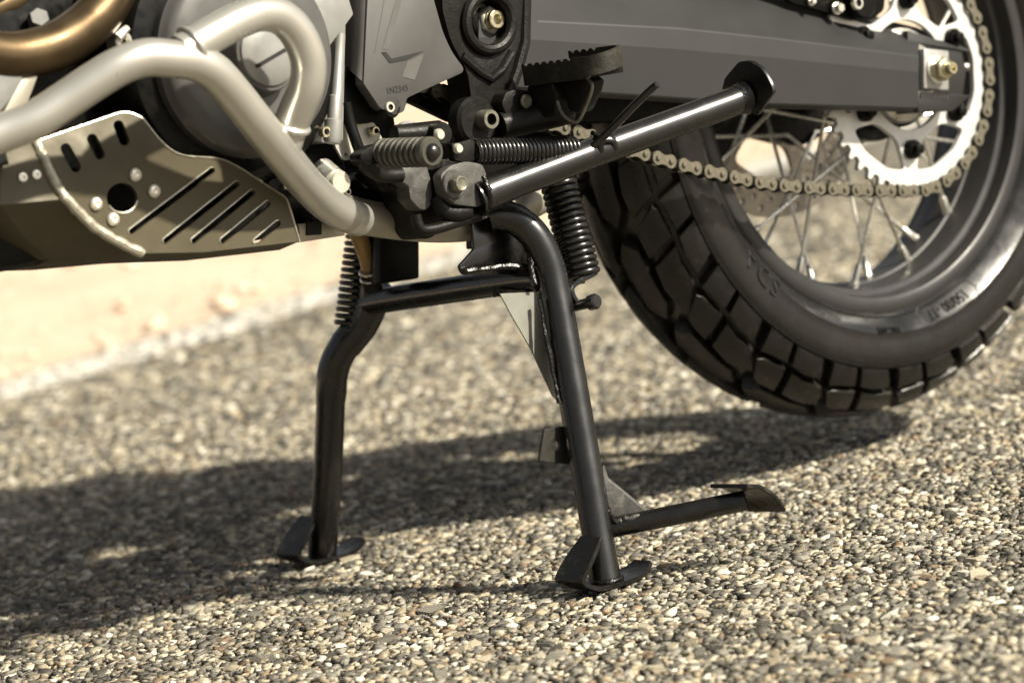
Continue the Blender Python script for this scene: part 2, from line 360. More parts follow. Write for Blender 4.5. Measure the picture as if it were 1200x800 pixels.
# the 300 chips that show largest stand alone
dep = (X-cg[0])*fh[0]+(Y-cg[1])*fh[1]; lat = (X-cg[0])*rh[0]+(Y-cg[1])*rh[1]
q_ = np.stack([X, Y, np.zeros(n)], 1)-np.array(CAM); zc_ = q_@np.array(fw); pxx = 600+FPX*(q_@np.array(rt))/zc_; pyy = 400-FPX*(q_@np.array(up))/zc_
inv = (pxx > 15) & (pxx < 1185) & (pyy > 300) & (pyy < 790) & ~((pxx > 560) & (pxx < 960) & (pyy < 700))
score = np.where(inv, R_/zc_, 0); top = np.argsort(-score)[:300]; keep = np.ones(n, bool); keep[top] = False
def rotm(a, bx, by):
    ca, sa = np.cos(a), np.sin(a); cx, sx = np.cos(bx), np.sin(bx); cy, sy = np.cos(by), np.sin(by)
    z0 = np.zeros_like(a); o0 = np.ones_like(a)
    Rz = np.stack([np.stack([ca, -sa, z0], -1), np.stack([sa, ca, z0], -1), np.stack([z0, z0, o0], -1)], 1)
    Rx = np.stack([np.stack([o0, z0, z0], -1), np.stack([z0, cx, -sx], -1), np.stack([z0, sx, cx], -1)], 1)
    Ry = np.stack([np.stack([cy, z0, sy], -1), np.stack([z0, o0, z0], -1), np.stack([-sy, z0, cy], -1)], 1)
    return Rz@Rx@Ry
VARA = np.array(VAR)
def chips(sel, name):
    idx = np.where(sel)[0]; k = len(idx)
    V = VARA[var[idx]]*R_[idx][:, None, None]; V = np.einsum('nij,nvj->nvi', rotm(rz[idx], tx[idx], ty[idx]), V)
    V += np.stack([X[idx], Y[idx], Zc[idx]], 1)[:, None, :]
    F = (IF[None]+12*np.arange(k)[:, None, None]).reshape(-1)
    me = bpy.data.meshes.new(name); me.vertices.add(12*k); me.vertices.foreach_set('co', V.reshape(-1).astype(np.float32))
    me.loops.add(60*k); me.loops.foreach_set('vertex_index', F.astype(np.int32))
    me.polygons.add(20*k); me.polygons.foreach_set('loop_start', np.arange(0, 60*k, 3, dtype=np.int32))
    at = me.attributes.new('chip_colour', 'FLOAT_COLOR', 'FACE')
    C = np.repeat(np.c_[colr[idx], np.ones(k)], 20, axis=0).astype(np.float32); at.data.foreach_set('color', C.reshape(-1))
    me.update(calc_edges=True); me.validate(); me.materials.append(MATS['chips'])
    o = bpy.data.objects.new(name, me); COL.objects.link(o); return o
st = chips(keep, 'stone_chips'); st.parent = road; st['kind'] = 'stuff'
VM = []
for k in range(NV):
    me = bpy.data.meshes.new('stone'); me.from_pydata(VARA[k].tolist(), [], IF.tolist()); me.materials.append(MATS['chip_single']); VM.append(me)
for i in top:
    o = bpy.data.objects.new('stone', VM[var[i]]); COL.objects.link(o); o.parent = road
    o.location = (X[i], Y[i], Zc[i]); o.rotation_euler = (tx[i], ty[i], rz[i]); o.scale = (R_[i],)*3
# pebbles on the sand
sel_n = 1500; rng = np.random.RandomState(9); mbp = []
an = rng.uniform(-2.5, 8, sel_n); nn = LINE_W+.02+rng.exponential(.8, sel_n)
X = EA.x+ED.x*an+EN.x*nn; Y = EA.y+ED.y*an+EN.y*nn; R_ = .006*np.exp(rng.normal(0, .6, sel_n)); Zc = np.full(sel_n, -.004)+R_*.1
rz = rng.uniform(0, 6, sel_n); tx = rng.normal(0, .3, sel_n); ty = rng.normal(0, .3, sel_n); var = rng.randint(0, NV, sel_n)
colr = np.array([(.6, .5, .38), (.5, .38, .27), (.68, .60, .49)])[rng.randint(0, 3, sel_n)]
o = chips(np.ones(sel_n, bool), 'pebbles'); o['kind'] = 'stuff'; o['label'] = 'small pale pebbles scattered over the sand verge'; o['category'] = 'pebbles'

# ================================================================== MOTORCYCLE
BIKE = thing('motorcycle', 'adventure motorcycle on its centre stand, seen low beside the rear wheel', 'motorcycle', (-.576, 0, 0))
WC = Vector((0, 0, .371))

# ---- rear tyre with separate tread blocks
RC = .0763; PHM = math.asin(.07/RC)
def prof(s, d=0.):      # s: -1 near shoulder .. 1 far shoulder ; d: depth below the surface
    ph = s*PHM; return (RC-d)*math.sin(ph), .336-RC+(RC-d)*math.cos(ph)
GD = .0125
pr = [prof(s, GD) for s in np.linspace(-.99, .99, 25)]
side = [(-.0700, .2865), (-.0722, .283), (-.0735, .281), (-.0742, .272), (-.0738, .262), (-.0722, .254), (-.0728, .2525), (-.0712, .250), (-.066, .243), (-.0605, .237), (-.0612, .2355), (-.057, .2315), (-.052, .228)]
prof_t = [(y, r) for y, r in reversed(side)]+pr+[(-y, r) for y, r in side]+[(.04, .222), (-.04, .222)]
tyre = MB().lathe(WC, (0, 1, 0), prof_t, 160, closed=True).build('rear_tyre', 'tyre_rubber', BIKE, origin=WC, angle=50)
def pol(th, y, r): return Vector((r*math.cos(th), y, r*math.sin(th)))
NP = 20; DU = 2*pi/NP
def block(name, corners, m='tread_rubber', sub=3):
    c = [Vector(q) for q in corners]; cen = sum(c, Vector((0, 0)))/len(c); edge = []
    for i in range(len(c)):
        for k in range(sub): edge.append(c[i]+(c[(i+1) % len(c)]-c[i])*k/sub)
    K = len(edge); bm = bmesh.new(); rings = []
    for k, d in ((.955, GD+.001), (.905, .0012), (.875, -.0003), (.50, -.0006)):
        r_ = []
        for e in edge:
            q = cen+(e-cen)*k; y, r = prof(q.y, d); r_.append(bm.verts.new(pol(-q.x*DU, y, r)))
        rings.append(r_)
    for a_ in range(3):
        for i in range(K): bm.faces.new((rings[a_][i], rings[a_][(i+1) % K], rings[a_+1][(i+1) % K], rings[a_+1][i]))
    y, r = prof(cen.y, -.0006); o = bm.verts.new(pol(-cen.x*DU, y, r))
    for i in range(K): bm.faces.new((rings[3][i], rings[3][(i+1) % K], o))
    bmesh.ops.recalc_face_normals(bm, faces=bm.faces)
    me = bpy.data.meshes.new(name); bm.to_mesh(me); bm.free(); me.shade_smooth(); me.set_sharp_from_angle(angle=rad(38)); me.materials.append(MATS[m]); return me
defs = []
for sg in (-1, 1):
    o_ = 0 if sg < 0 else .5
    def B(*pts): return [(u+o_, sg*s_) for u, s_ in pts]
    defs += [B((.01, .18), (.17, .02), (.80, .025), (.98, .16), (.86, .335), (.20, .325)),
             B((.10, .40), (.36, .355), (.64, .395), (.78, .74), (.56, .70), (.28, .71)),
             B((.68, .385), (.92, .375), (1.02, .40), (1.22, .66), (1.16, .715), (.83, .75)),
             B((.35, .775), (.60, .755), (.835, .79), (.935, 1.035), (.48, 1.035)),
             B((.865, .795), (1.13, .765), (1.25, .73), (1.36, 1.035), (.96, 1.035))]
for dfn in defs:
    me = block('tread_block', dfn)
    for k in range(NP): link('tread_block', me, tyre, WC, (0, k*DU, 0))
# raised sidewall ribs at each pitch and lettering
def sidewall_y(r):
    t = sorted([(b_, a) for a, b_ in side]); return float(np.interp(r, [q[0] for q in t], [q[1] for q in t]))
def text_mesh(body, size, extrude=0., spacing=1.):
    cu = bpy.data.curves.new('txt', 'FONT'); cu.body = body; cu.size = size; cu.align_x = 'CENTER'; cu.resolution_u = 3; cu.space_character = spacing; cu.extrude = extrude
    o = bpy.data.objects.new('txt', cu); COL.objects.link(o); bpy.context.view_layer.update()
    me = bpy.data.meshes.new_from_object(o.evaluated_get(bpy.context.evaluated_depsgraph_get()))
    bpy.data.objects.remove(o); bpy.data.curves.remove(cu); return me
def wheel_text(body, size, th, r, lift=.0017, m='letter_rubber', bold=0., spacing=1.):
    me = text_mesh(body, size, spacing=spacing); bm = bmesh.new(); bm.from_mesh(me)
    bmesh.ops.triangulate(bm, faces=bm.faces)
    for v in bm.verts:
        rr = r+v.co.y; a = th-v.co.x/r; v.co = WC+pol(a, sidewall_y(rr)-lift, rr)
    bm.normal_update()
    r_ = bmesh.ops.extrude_face_region(bm, geom=bm.faces[:]); bmesh.ops.translate(bm, verts=[q for q in r_['geom'] if isinstance(q, bmesh.types.BMVert)], vec=(0, .0015, 0))
    return finish(bm, 'lettering', m, tyre)
def px_ang(px, py, y=-.07):
    p = P(px, py, y)-WC; return math.atan2(p.z, p.x), math.hypot(p.x, p.z)
a_, r_ = px_ang(1113, 357); wheel_text('150/80 -17', .0135, a_, r_-.004, m='rubber_dark')
a_, r_ = px_ang(1040, 387); wheel_text('M/C 69T', .0085, a_, r_-.003, m='rubber_dark')
a_, r_ = px_ang(893, 318); wheel_text('SDA', .027, a_, .2455, lift=.0012, m='tyre_rubber', spacing=1.1)
# pill outline round the size
a_, r_ = px_ang(1113, 357); pts = []
for q in capsule((-.034, 0), (.034, 0), .0095): rr = r_+q.y; pts.append(WC+pol(a_-q.x/r_, sidewall_y(rr)-.0004, rr))
MB().tube(pts+[pts[0]], .0005, 6).build('size_outline', 'letter_rubber', tyre)

# ---- rim, spokes, hub
rp = [(-.053, .2325), (-.0565, .2315), (-.0575, .2285), (-.0570, .2200), (-.0555, .2175), (-.0500, .2160), (-.0420, .2155), (-.0400, .2140), (-.0385, .2090), (-.0360, .2075), (-.0200, .2065), (-.0130, .2045), (-.0120, .2020)]
rim_p = rp+[(-y, r) for y, r in reversed(rp)]+[(.045, .222), (-.045, .222)]
rim = MB().lathe(WC, (0, 1, 0), rim_p, 128, closed=True).build('rear_rim', 'rim_black', BIKE, origin=WC, angle=30)
def spoke_mesh(sg, ld):
    a = pol(0, sg*.010, .2015); h = pol(ld*rad(58), sg*.048, .052); d = (h-a).normalized(); mb = MB()
    mb.tube([a, h], .0020, 8); mb.tube([a-d*.002, a+d*.004, a+d*.016, a+d*.019], [.0052, .0042, .0038, .0020], 8)
    bm = bmesh.new(); vv = [bm.verts.new(q) for q in mb.v]; [bm.faces.new([vv[i] for i in f]) for f in mb.f]
    me = bpy.data.meshes.new('spoke'); bm.to_mesh(me); bm.free(); me.shade_smooth(); me.set_sharp_from_angle(angle=rad(40)); me.materials.append(MATS['steel']); return me
for i, (sg, ld) in enumerate(((-1, 1), (1, -1), (-1, -1), (1, 1))):
    me = spoke_mesh(sg, ld)
    for k in range(8): link('spoke', me, rim, WC, (0, rad(45*k+11.25*i+4), 0))
hub = MB().lathe(WC, (0, 1, 0), [(-.094, .03), (-.094, .05), (-.060, .052), (-.058, .062), (-.050, .062), (-.048, .030), (-.02, .024), (.03, .024), (.048, .034), (.05, .06), (.058, .06), (.06, .04), (.095, .035), (.097, .02)], 64).build('hub', 'engine_black', BIKE, angle=30)
MB().lathe(WC, (0, -1, 0), [(.09, .048), (.103, .046), (.112, .034), (.122, .026)], 48).build('bearing_cap', 'steel', hub)
# ---- sprocket and carrier
YS = -.104; RPT = .015875/(2*math.sin(pi/45)); NT = 45
lp = []
for i in range(NT):
    for da, r in ((-.5, -.0052), (-.28, -.0045), (-.16, .0012), (-.08, .0030), (.08, .0030), (.16, .0012), (.28, -.0045)):
        a = 2*pi*(i+da)/NT; lp.append((( RPT+r)*math.cos(a), (RPT+r)*math.sin(a)))
SA = rad(262)
def kidney(k):
    a0 = SA+rad(60*k+10.5); a1 = SA+rad(60*k+49.5); o = []
    pts = [(a0+.10, .0655), (.5*(a0+a1), .0635), (a1-.10, .0655), (a1+.02, .078), (a1+.10, .0935), (.5*(a0+a1)+.18, .0965), (.5*(a0+a1)-.18, .0965), (a0-.10, .0935), (a0-.02, .078)]
    return rc([(r*math.cos(a), r*math.sin(a)) for a, r in pts], .006, 3)
loops = [lp]+[kidney(k) for k in range(6)]+[[(.0535*math.cos(a), .0535*math.sin(a)) for a in np.linspace(0, 2*pi, 60, endpoint=False)]]
bm = holed(loops, lambda p: WC+Vector((p[0], YS-.003, p[1]))); thicken(bm, (0, .006, 0))
spr = finish(bm, 'rear_sprocket', 'sprocket_alu', BIKE, bevel=.0006, segs=1, angle=30)
for k in range(6):
    a = SA+rad(60*k); c = WC+Vector((.073*math.cos(a), YS-.003, .073*math.sin(a)))
    mb = MB().lathe(c, YM, [(0, .0095), (.006, .0095), (.008, .008), (.008, .005), (.014, .005), (.0145, .004)], 20)
    mb.build('sprocket_nut', 'black_plastic', spr)
# ---- brake disc on the far side
loops = [[(.1325*math.cos(a), .1325*math.sin(a)) for a in np.linspace(0, 2*pi, 90, endpoint=False)]]
for k in range(30):
    for r in (.104, .114, .124):
        a = 2*pi*(k+(.5 if r == .114 else 0))/30; c = Vector((r*math.cos(a), r*math.sin(a))); loops.append([c+.0035*Vector((math.cos(t), math.sin(t))) for t in np.linspace(0, 2*pi, 8, endpoint=False)])
for k in range(5):
    a0 = rad(72*k+8); loops.append(rc([((.062)*math.cos(a0), .062*math.sin(a0)), (.062*math.cos(a0+.95), .062*math.sin(a0+.95)), (.093*math.cos(a0+.98), .093*math.sin(a0+.98)), (.096*math.cos(a0+.49), .096*math.sin(a0+.49)), (.093*math.cos(a0), .093*math.sin(a0))], .01, 4))
loops.append([(.035*math.cos(a), .035*math.sin(a)) for a in np.linspace(0, 2*pi, 40, endpoint=False)])
bm = holed(loops, lambda p: WC+Vector((p[0], .085, p[1]))); thicken(bm, (0, .005, 0)); finish(bm, 'brake_disc', 'disc_steel', BIKE)
cal = MB().prism([WC+Vector(q) for q in ((-.155, .062, -.03), (-.155, .062, .05), (-.10, .062, .075), (-.05, .062, .06), (-.055, .062, -.035), (-.1, .062, -.06))], (0, .055, 0)).build('brake_caliper', 'black_cast', BIKE, bevel=.005)

# ---- chain
low = [P(x, y, YS) for x, y in ((470, 95), (541, 117), (600, 134), (680, 158), (753.6, 182.4), (829.6, 202.4), (902.4, 216.6), (972, 222), (1020, 223.6))]
path = cat(low, 8); a = math.atan2(path[-1].z-WC.z, path[-1].x-WC.x)
a0 = -pi/2-.10; path += [WC+Vector((RPT*math.cos(t), YS, RPT*math.sin(t))) for t in np.linspace(a0, pi/2+.05, 60)]
FS = low[0]+Vector((.01, 0, .042)); path += [WC+Vector((-.3, YS, .12)), FS+Vector((0, 0, .042))]
path += [FS+Vector((.042*math.cos(t), 0, .042*math.sin(t))) for t in np.linspace(pi/2+.1, 1.5*pi-.25, 14)]
path.append(path[0]); cl = [0]
for i in range(1, len(path)): cl.append(cl[-1]+(path[i]-path[i-1]).length)
NL = int(round(cl[-1]/.015875/2))*2
def pt(s):
    s %= cl[-1]; return Vector([np.interp(s, cl, [p[i] for p in path]) for i in range(3)])
def link_mesh(outer):
    h = .015875/2; o = []
    Rl = .0064 if outer else .0060
    for t in np.linspace(rad(-128), rad(128), 13): o.append((h+Rl*math.cos(t), Rl*math.sin(t)))
    o.append((0, Rl*.66))
    for t in np.linspace(rad(52), rad(308), 13): o.append((-h+Rl*math.cos(t), Rl*math.sin(t)))
    o.append((0, -Rl*.66))
    mb = MB()
    y1 = .0068 if outer else .0046; th = .0019
    for sg in (-1, 1): mb.prism([(x, sg*y1-th/2, z) for x, z in o], (0, th, 0))
    for sx in (-h, h):
        if outer: mb.lathe((sx, 0, 0), (0, -1, 0), [(-.0095, .0022), (-.0095, .0026), (.0088, .0027), (.0096, .0022), (.0098, .001)], 10)
        else: mb.lathe((sx, 0, 0), (0, -1, 0), [(-.004, .005), (.004, .005)], 12)
    bm = bmesh.new(); vv = [bm.verts.new(q) for q in mb.v]; [bm.faces.new([vv[i] for i in f]) for f in mb.f]; bmesh.ops.recalc_face_normals(bm, faces=bm.faces)
    me = bpy.data.meshes.new('chain_link'); bm.to_mesh(me); bm.free(); me.shade_smooth(); me.set_sharp_from_angle(angle=rad(40))
    me.materials.append(MATS['chain_steel' if outer else 'chain_shaded']); return me
lm = (link_mesh(True), link_mesh(False)); step = cl[-1]/NL
off = step*.12
A = pt(off); Bq = pt(off+step); d = Bq-A
chain = link('drive_chain', lm[0], BIKE, (A+Bq)/2); chain.rotation_euler = (0, -math.atan2(d.z, d.x), 0)
crot = chain.rotation_euler.copy(); chain.rotation_euler = (0, 0, 0)
me0 = lm[0].copy(); me0.transform(crot.to_matrix().to_4x4()); chain.data = me0
for i in range(1, NL):
    A = pt(off+i*step); Bq = pt(off+(i+1)*step); d = Bq-A
    link('chain_link', lm[i % 2], chain, (A+Bq)/2, (0, -math.atan2(d.z, d.x), 0))
MB().lathe(FS, (0, 1, 0), [(-.004, .036), (.004, .036)], 40).build('front_sprocket', 'disc_steel', BIKE)

# ---- swingarm
rows = [(-.112, [(560, 104), (640, 109), (795, 119), (905, 126), (1077, 131)]),
        (-.136, [(560, 106), (640, 111), (795, 121), (905, 127.5), (1077, 132)]),
        (-.142, [(560, 100), (640, 105), (795, 115), (905, 122), (1077, 127)]),
        (-.142, [(560, 44), (630, 47), (795, 58), (905, 68), (1077, 85)]),
        (-.1396, [(560, 21), (630, 25), (795, 33.5), (905, 45), (1077, 66)]),
        (-.092, [(560, -60), (630, -48), (795, -26), (905, -7), (1077, 33)]),
        (-.070, [(560, -60), (630, -48), (795, -26), (905, -7), (1077, 33)])]
mb = MB(); nr = len(rows); nc = 5; vs = []
for j in range(nc):
    for y, r in rows: vs.append(P(r[j][0], r[j][1], y))
fs = [(j*nr+i, (j+1)*nr+i, (j+1)*nr+i+1, j*nr+i+1) for j in range(nc-1) for i in range(nr-1)]
fs += [(j*nr+nr-1, (j+1)*nr+nr-1, (j+1)*nr, j*nr) for j in range(nc-1)]
fs += [tuple(range(nr)), tuple((nc-1)*nr+i for i in range(nr))]
SW = mb.add(vs, fs).build('swingarm', 'swingarm_paint', BIKE, bevel=.0010, segs=1, angle=6)
mb = MB(); ym = -.092-.0476*.55; a = [P(1076, 33, -.092), P(1136, 57, -.097), P(1136, 60, ym), P(1076, 51, ym)]
mb.prism(a, (0, .012, -.002)); mb.build('dropout_jaw', 'swingarm_paint', SW, bevel=.0006)
mb = MB(); mb.prism(pxpoly([(1076, 107), (1137, 112), (1136, 114), (1117, 130), (1076, 132)], -.1425), (0, .03, 0)); mb.build('dropout_jaw', 'swingarm_paint', SW, bevel=.0012)
mb = MB(); mb.prism(pxpoly([(1064, 36), (1126, 56), (1132, 85), (1128, 116), (1064, 120)], -.116), (0, .008, 0)); mb.build('dropout_wall', 'swingarm_paint', SW, bevel=.0006)
mb = MB(); mb.prism(pxpoly([(1083, 57), (1112, 60), (1112, 106), (1083, 104)], -.139), (0, .013, 0)); mb.build('adjuster_block', 'adjuster_alu', SW, bevel=.0012)
mb = MB(); c = P(1097, 82, -.139)
mb.lathe(c, YM, [(0, .0135), (.0025, .0135), (.003, .0125), (.003, .006)], 36); mb.build('washer', 'steel', SW)
mb = MB(); hexa(mb, c+YM*.003, YM, .0118, .011); mb.build('axle_nut', 'zinc', SW, bevel=.0004, segs=1)
mb = MB(); mb.lathe(c, YM, [(.01, .0075), (.0155, .0075), (.0165, .0065), (.0165, .006), (.022, .006), (.023, .0052), (.023, .003), (.017, .0028)], 30); mb.build('axle_end', 'zinc', SW)
mb = MB(); mb.prism(pxpoly([(1079, 108), (1112, 110), (1111, 117), (1078, 115)], -.1428), (0, .001, 0)); o = mb.build('adjuster_scale', 'black_plastic', SW)
mb = MB()
for k in range(9):
    x = 1081+k*3.6; mb.prism(pxpoly([(x, 109+k*.2), (x+1.1, 109+k*.2), (x+.7, 115.5+k*.2), (x-.4, 115.5+k*.2)], -.1431), (0, .0004, 0))
mb.build('scale_marks', 'cover_mark', SW)
# far arm, chain slider and the shock linkage behind
mb = MB(); mb.prism([WC+Vector(q) for q in ((.05, .112, -.03), (.06, .112, .02), (-.30, .112, .06), (-.32, .112, .01), (-.2, .112, -.03))], (0, .03, 0)); mb.build('far_arm', 'swingarm_paint', SW, bevel=.004)
mb = MB(); mb.prism(pxpoly([(610, 60), (900, 60), (905, 128), (860, 134), (760, 141), (640, 146), (600, 120)], -.088), (0, .03, 0)); mb.build('chain_slider', 'black_plastic', BIKE, bevel=.002)
mb = MB(); mb.prism(pxpoly([(500, 150), (560, 150), (690, 146), (700, 176), (640, 214), (580, 240), (540, 240), (520, 200)], -.085, 6), (0, .02, 0)); mb.build('frame_plate', 'black_plastic', BIKE, bevel=.002)
mb = MB(); mb.prism(pxpoly([(474, 110), (482, 119), (530, 142), (575, 152), (575, 120), (520, 98)], -.094, 2), (0, .01, 0)); mb.build('slider_rail', 'black_plastic', BIKE, bevel=.001)
# axle adjust hardware above the arm
mb = MB(); c = P(1012, 2, -.10); mb.lathe(P(985, 2, -.09), YM, [(0, .016), (.028, .016), (.03, .014)], 28); mb.build('damper_bush', 'black_plastic', BIKE)
bolt('damper_bolt', 1003, 4, -.126, 8, 'steel', .004, 'allen')
mb = MB(); mb.prism(pxpoly([(880, -30), (1040, -30), (1036, 12), (1022, 24), (1000, 24), (960, 12), (930, 4)], -.113, 4), (0, .006, 0)); mb.build('chain_guard', 'black_plastic', BIKE, bevel=.001)
mb = MB(); mb.lathe(P(1003, 3, -.113), YM, [(0, .017), (.010, .017), (.012, .015), (.012, .010)], 28); mb.build('guard_boss', 'black_plastic', BIKE)
bolt('guide_bolt', 980, 10, -.117, 6, 'steel', .006, 'hex'); bolt('guide_bolt', 950, 2, -.117, 4, 'steel', .004, 'hex')

# ---- side stand
s0 = P(552, 236, -.172); s1 = P(700, 176, -.188); s2 = P(872, 113, -.212)
SS = MB().tube([P(556, 233, -.174), P(575, 225, -.176), P(600, 215, -.180), P(700, 177, -.194), P(800, 141, -.208), P(868, 116, -.217)], [.0160, .0152, .0136, .0132, .0129, .0127], 32).build('side_stand', 'black_gloss', BIKE, angle=50)
e2 = P(868, 116, -.217); ax = (P(868, 116, -.217)-P(700, 177, -.194)).normalized()
mb = MB(); mb.tube([e2-ax*.005, e2, e2+ax*.004], [.0130, .0142, .0155], 28); mb.build('collar_weld', 'black_weld', SS)
fx = e2.x+.004
fp = [PX(q[0], q[1], fx) for q in rc([(846, 104, 1), (849, 92, 2), (865, 73, 2), (876, 71, 6), (893, 80, 10), (904, 100, 5), (906, 109, 2), (887, 136, 2), (868, 128, 3), (854, 116, 3)], 4, 3)]
MB().prism(fp, ax*.004).build('foot_plate', 'black_gloss', SS, bevel=.0005)
weldbead('clevis_weld', [P(566, 206, -.187), P(573, 222, -.192), P(574, 238, -.188), P(568, 252, -.178)], .0022, SS)
# clevis plate and pivot bolt
mb = MB(); mb.prism(pxpoly([(516, 205), (528, 194), (546, 189), (566, 192), (572, 208), (572, 236), (560, 243), (533, 240), (520, 228)], -.182, 5), (0, .012, 0)); mb.build('clevis', 'grey_cast', SS, bevel=.0015)
mb = MB(); c = P(531, 216, -.182); mb.lathe(c, YM, [(0, .0120), (.002, .0120), (.003, .0112), (.003, .008)], 30); mb.build('pivot_washer', 'grey_cast', SS)
mb = MB(); hexa(mb, c+YM*.003, YM, .0076, .008); mb.lathe(c+YM*.011, YM, [(0, .0064), (.0012, .0062), (.0014, .0050), (.0008, .0045)], 24); mb.build('pivot_bolt', 'dull_zinc', SS, bevel=.0003, segs=1)
# stand spring
a = P(556, 178, -.176); b_ = P(675, 175, -.190); d = (b_-a).normalized()
SP = MB().coil(a, b_, .0098, .00175, 25, 6, 18).build('stand_spring', 'black_gloss', BIKE, angle=60)
MB().tube([b_-d*.004, b_+d*.006, P(690, 172, -.195), P(697, 165, -.199), P(700, 158, -.202), P(694, 156, -.203)], [.0085, .006, .0035, .0028, .0025, .0022], 12).build('spring_hook', 'rubber_dark', SP)
mb = MB(); mb.prism(pxpoly([(529, 168), (541, 167), (553, 163), (558, 168), (557, 188), (545, 190), (533, 188)], -.180, 3), (0, .008, 0)); mb.build('spring_anchor', 'black_cast', SP, bevel=.001)
bolt('anchor_pin', 535.5, 174.5, -.181, 6.2, 'cream_plate', .004, 'round', SP)
# hook lug and foot lever of the side stand
MB().tube([P(704, 178, -.204), P(703, 168, -.206), P(710, 163, -.208), P(718, 165, -.208), P(722, 174, -.207)], .0036, 10).build('hook_lug', 'black_gloss', SS)
MB().tube(cat([P(690, 176, -.198), P(712, 156, -.215), P(742, 125, -.24), P(764, 104, -.258), P(771, 99, -.264)], 4), [.0034]*16+[.0026], 12).build('stand_lever', 'black_gloss', SS)

# ---- cast bracket that carries the side stand
mb = MB(); mb.prism(pxpoly([(438, 204), (452, 194), (480, 190), (528, 186), (560, 190), (572, 225), (570, 246), (556, 262), (512, 273), (507, 278), (496, 281), (488, 271), (485, 258), (481, 249), (474, 238), (471, 224), (455, 218)], -.150, 5), (0, .03, 0))
BR = mb.build('stand_bracket', 'black_cast', BIKE, bevel=.003, angle=40)
mb = MB(); mb.prism(pxpoly([(462, 203), (468, 197), (480, 193), (501, 193), (506, 212), (508, 238), (500, 247), (492, 245.5), (481, 234), (479, 218), (472, 214), (463, 210)], -.166, 3), (0, .02, 0)); mb.build('bracket_face', 'grey_cast', BR, bevel=.0022)
mb = MB(); mb.tube(cat([P(512, 232, -.166), P(520, 246, -.170), P(534, 250, -.172), P(548, 247, -.172)], 4), .0075, 14); mb.build('stop_lug', 'black_cast', BR)
mb = MB(); mb.tube(cat([P(487, 252, -.168), P(493, 268, -.169), P(510, 268, -.17), P(540, 259, -.17), P(562, 252, -.172)], 5), .0048, 12); mb.build('bracket_lip', 'black_cast', BR)

# ---- gear lever with ribbed rubber
a = P(447, 180, -.185); b_ = P(507, 178, -.248); d = (b_-a).normalized(); Lr = (b_-a).length
pf = [(0, .0085)]
for k in range(8):
    t = Lr*.86*k/8; q = Lr*.86/8; pf += [(t+q*.06, .0112), (t+q*.14, .0120), (t+q*.62, .0122), (t+q*.70, .0114), (t+q*.74, .0098), (t+q*.96, .0098)]
pf += [(Lr*.88, .0122), (Lr*.97, .0122), (Lr, .0108), (Lr, .0070)]
GL = MB().tube(cat([P(446, 180, -.183), P(430, 186, -.178), P(424, 190, -.175), P(445, 205, -.165), P(470, 205, -.165)], 4), .0062, 12).build('gear_lever', 'black_cast', BIKE)
mat('lever_rub', (.045, .042, .031), .62, 0, .2, 80, .25, 700)
MB().lathe(a, d, pf, 36).build('lever_rubber', 'lever_rub', GL, angle=30)
c = a+d*(Lr-.001); MB().lathe(c, d, [(-.002, .0072), (.002, .0070), (.0045, .0055), (.006, .003), (.0064, .0005)], 24).build('peg_end', 'black_gloss', GL)
mb = MB(); mb.prism(pxpoly([(422, 182), (432, 172), (450, 167), (452, 190), (436, 194), (424, 191)], -.19, 4), (0, .016, 0)); mb.build('lever_knuckle', 'black_plastic', GL, bevel=.002)
# linkage above the lever
mb = MB(); mb.tube([P(462, 158, -.16), P(515, 155, -.165)], [.008, .010], 16); mb.build('shift_rod', 'black_cast', GL)
bolt('rod_pin', 513.5, 158, -.182, 7, 'cream_plate', .004, 'round', GL)
mb = MB(); mb.lathe(P(510, 158, -.17), YM, [(0, .010), (.01, .010), (.012, .008)], 24); mb.build('rod_end', 'black_cast', GL)
mb = MB(); c = P(478, 160, -.15); mb.lathe(c, (Vector((-.5, -1, .1))), [(0, .013), (.004, .013), (.005, .012), (.005, .002)], 30); mb.build('shaft_washer', 'steel', GL)

# ---- engine
EC = P(296, 64, -.190); c2 = P(279, 65, -.172)
ENG = MB().box((-.93, .0, .485), .30, .25, .26).box((-.79, 0, .448), .22, .22, .17).build('engine_block', 'engine_black', BIKE, bevel=.012)
MB().box((-.93, .0, .625), .26, .22, .16).build('cylinder_head', 'engine_black', ENG, bevel=.012)
MB().lathe(Vector((c2.x, 0, c2.z)), YM, [(.08, .104), (.150, .104), (.162, .1015), (.170, .096), (.172, .090), (.172, .03)], 96).build('generator_cover', 'engine_black', ENG, angle=30)
MB().lathe(Vector((EC.x, 0, EC.z)), YM, [(.16, .081), (.180, .081), (.1815, .0795), (.186, .078), (.189, .0755), (.1915, .071), (.193, .06), (.194, .03)], 96).build('cover_disc', 'engine_grey', ENG, angle=30)
MB().lathe(Vector((EC.x, 0, EC.z)), YM, [(.19, .036), (.196, .034), (.203, .0315), (.210, .0310), (.2125, .0298), (.2125, .0285)], 64).build('cap_boss', 'engine_grey', ENG, angle=30)
mb = MB(); o3 = Vector((EC.x, 0, EC.z)); mb.lathe(o3, YM, [(.205, .0272), (.2120, .0272), (.2145, .0262), (.2165, .022), (.2175, .012), (.2178, .001)], 64); fc = mb.build('filler_cap', 'engine_silver', ENG, angle=30)
s_a = P(301, 78, -.2184); s_b = P(337, 57, -.2184); dd = (s_b-s_a).normalized(); pp = dd.cross(Vector((0, 1, 0))).normalized()*.0014
MB().prism([s_a+pp, s_b+pp, s_b-pp, s_a-pp], (0, .003, 0)).build('cap_slot', 'ink_and_shade', fc)  # dark bar laid on the cap; slot shade as plain colour
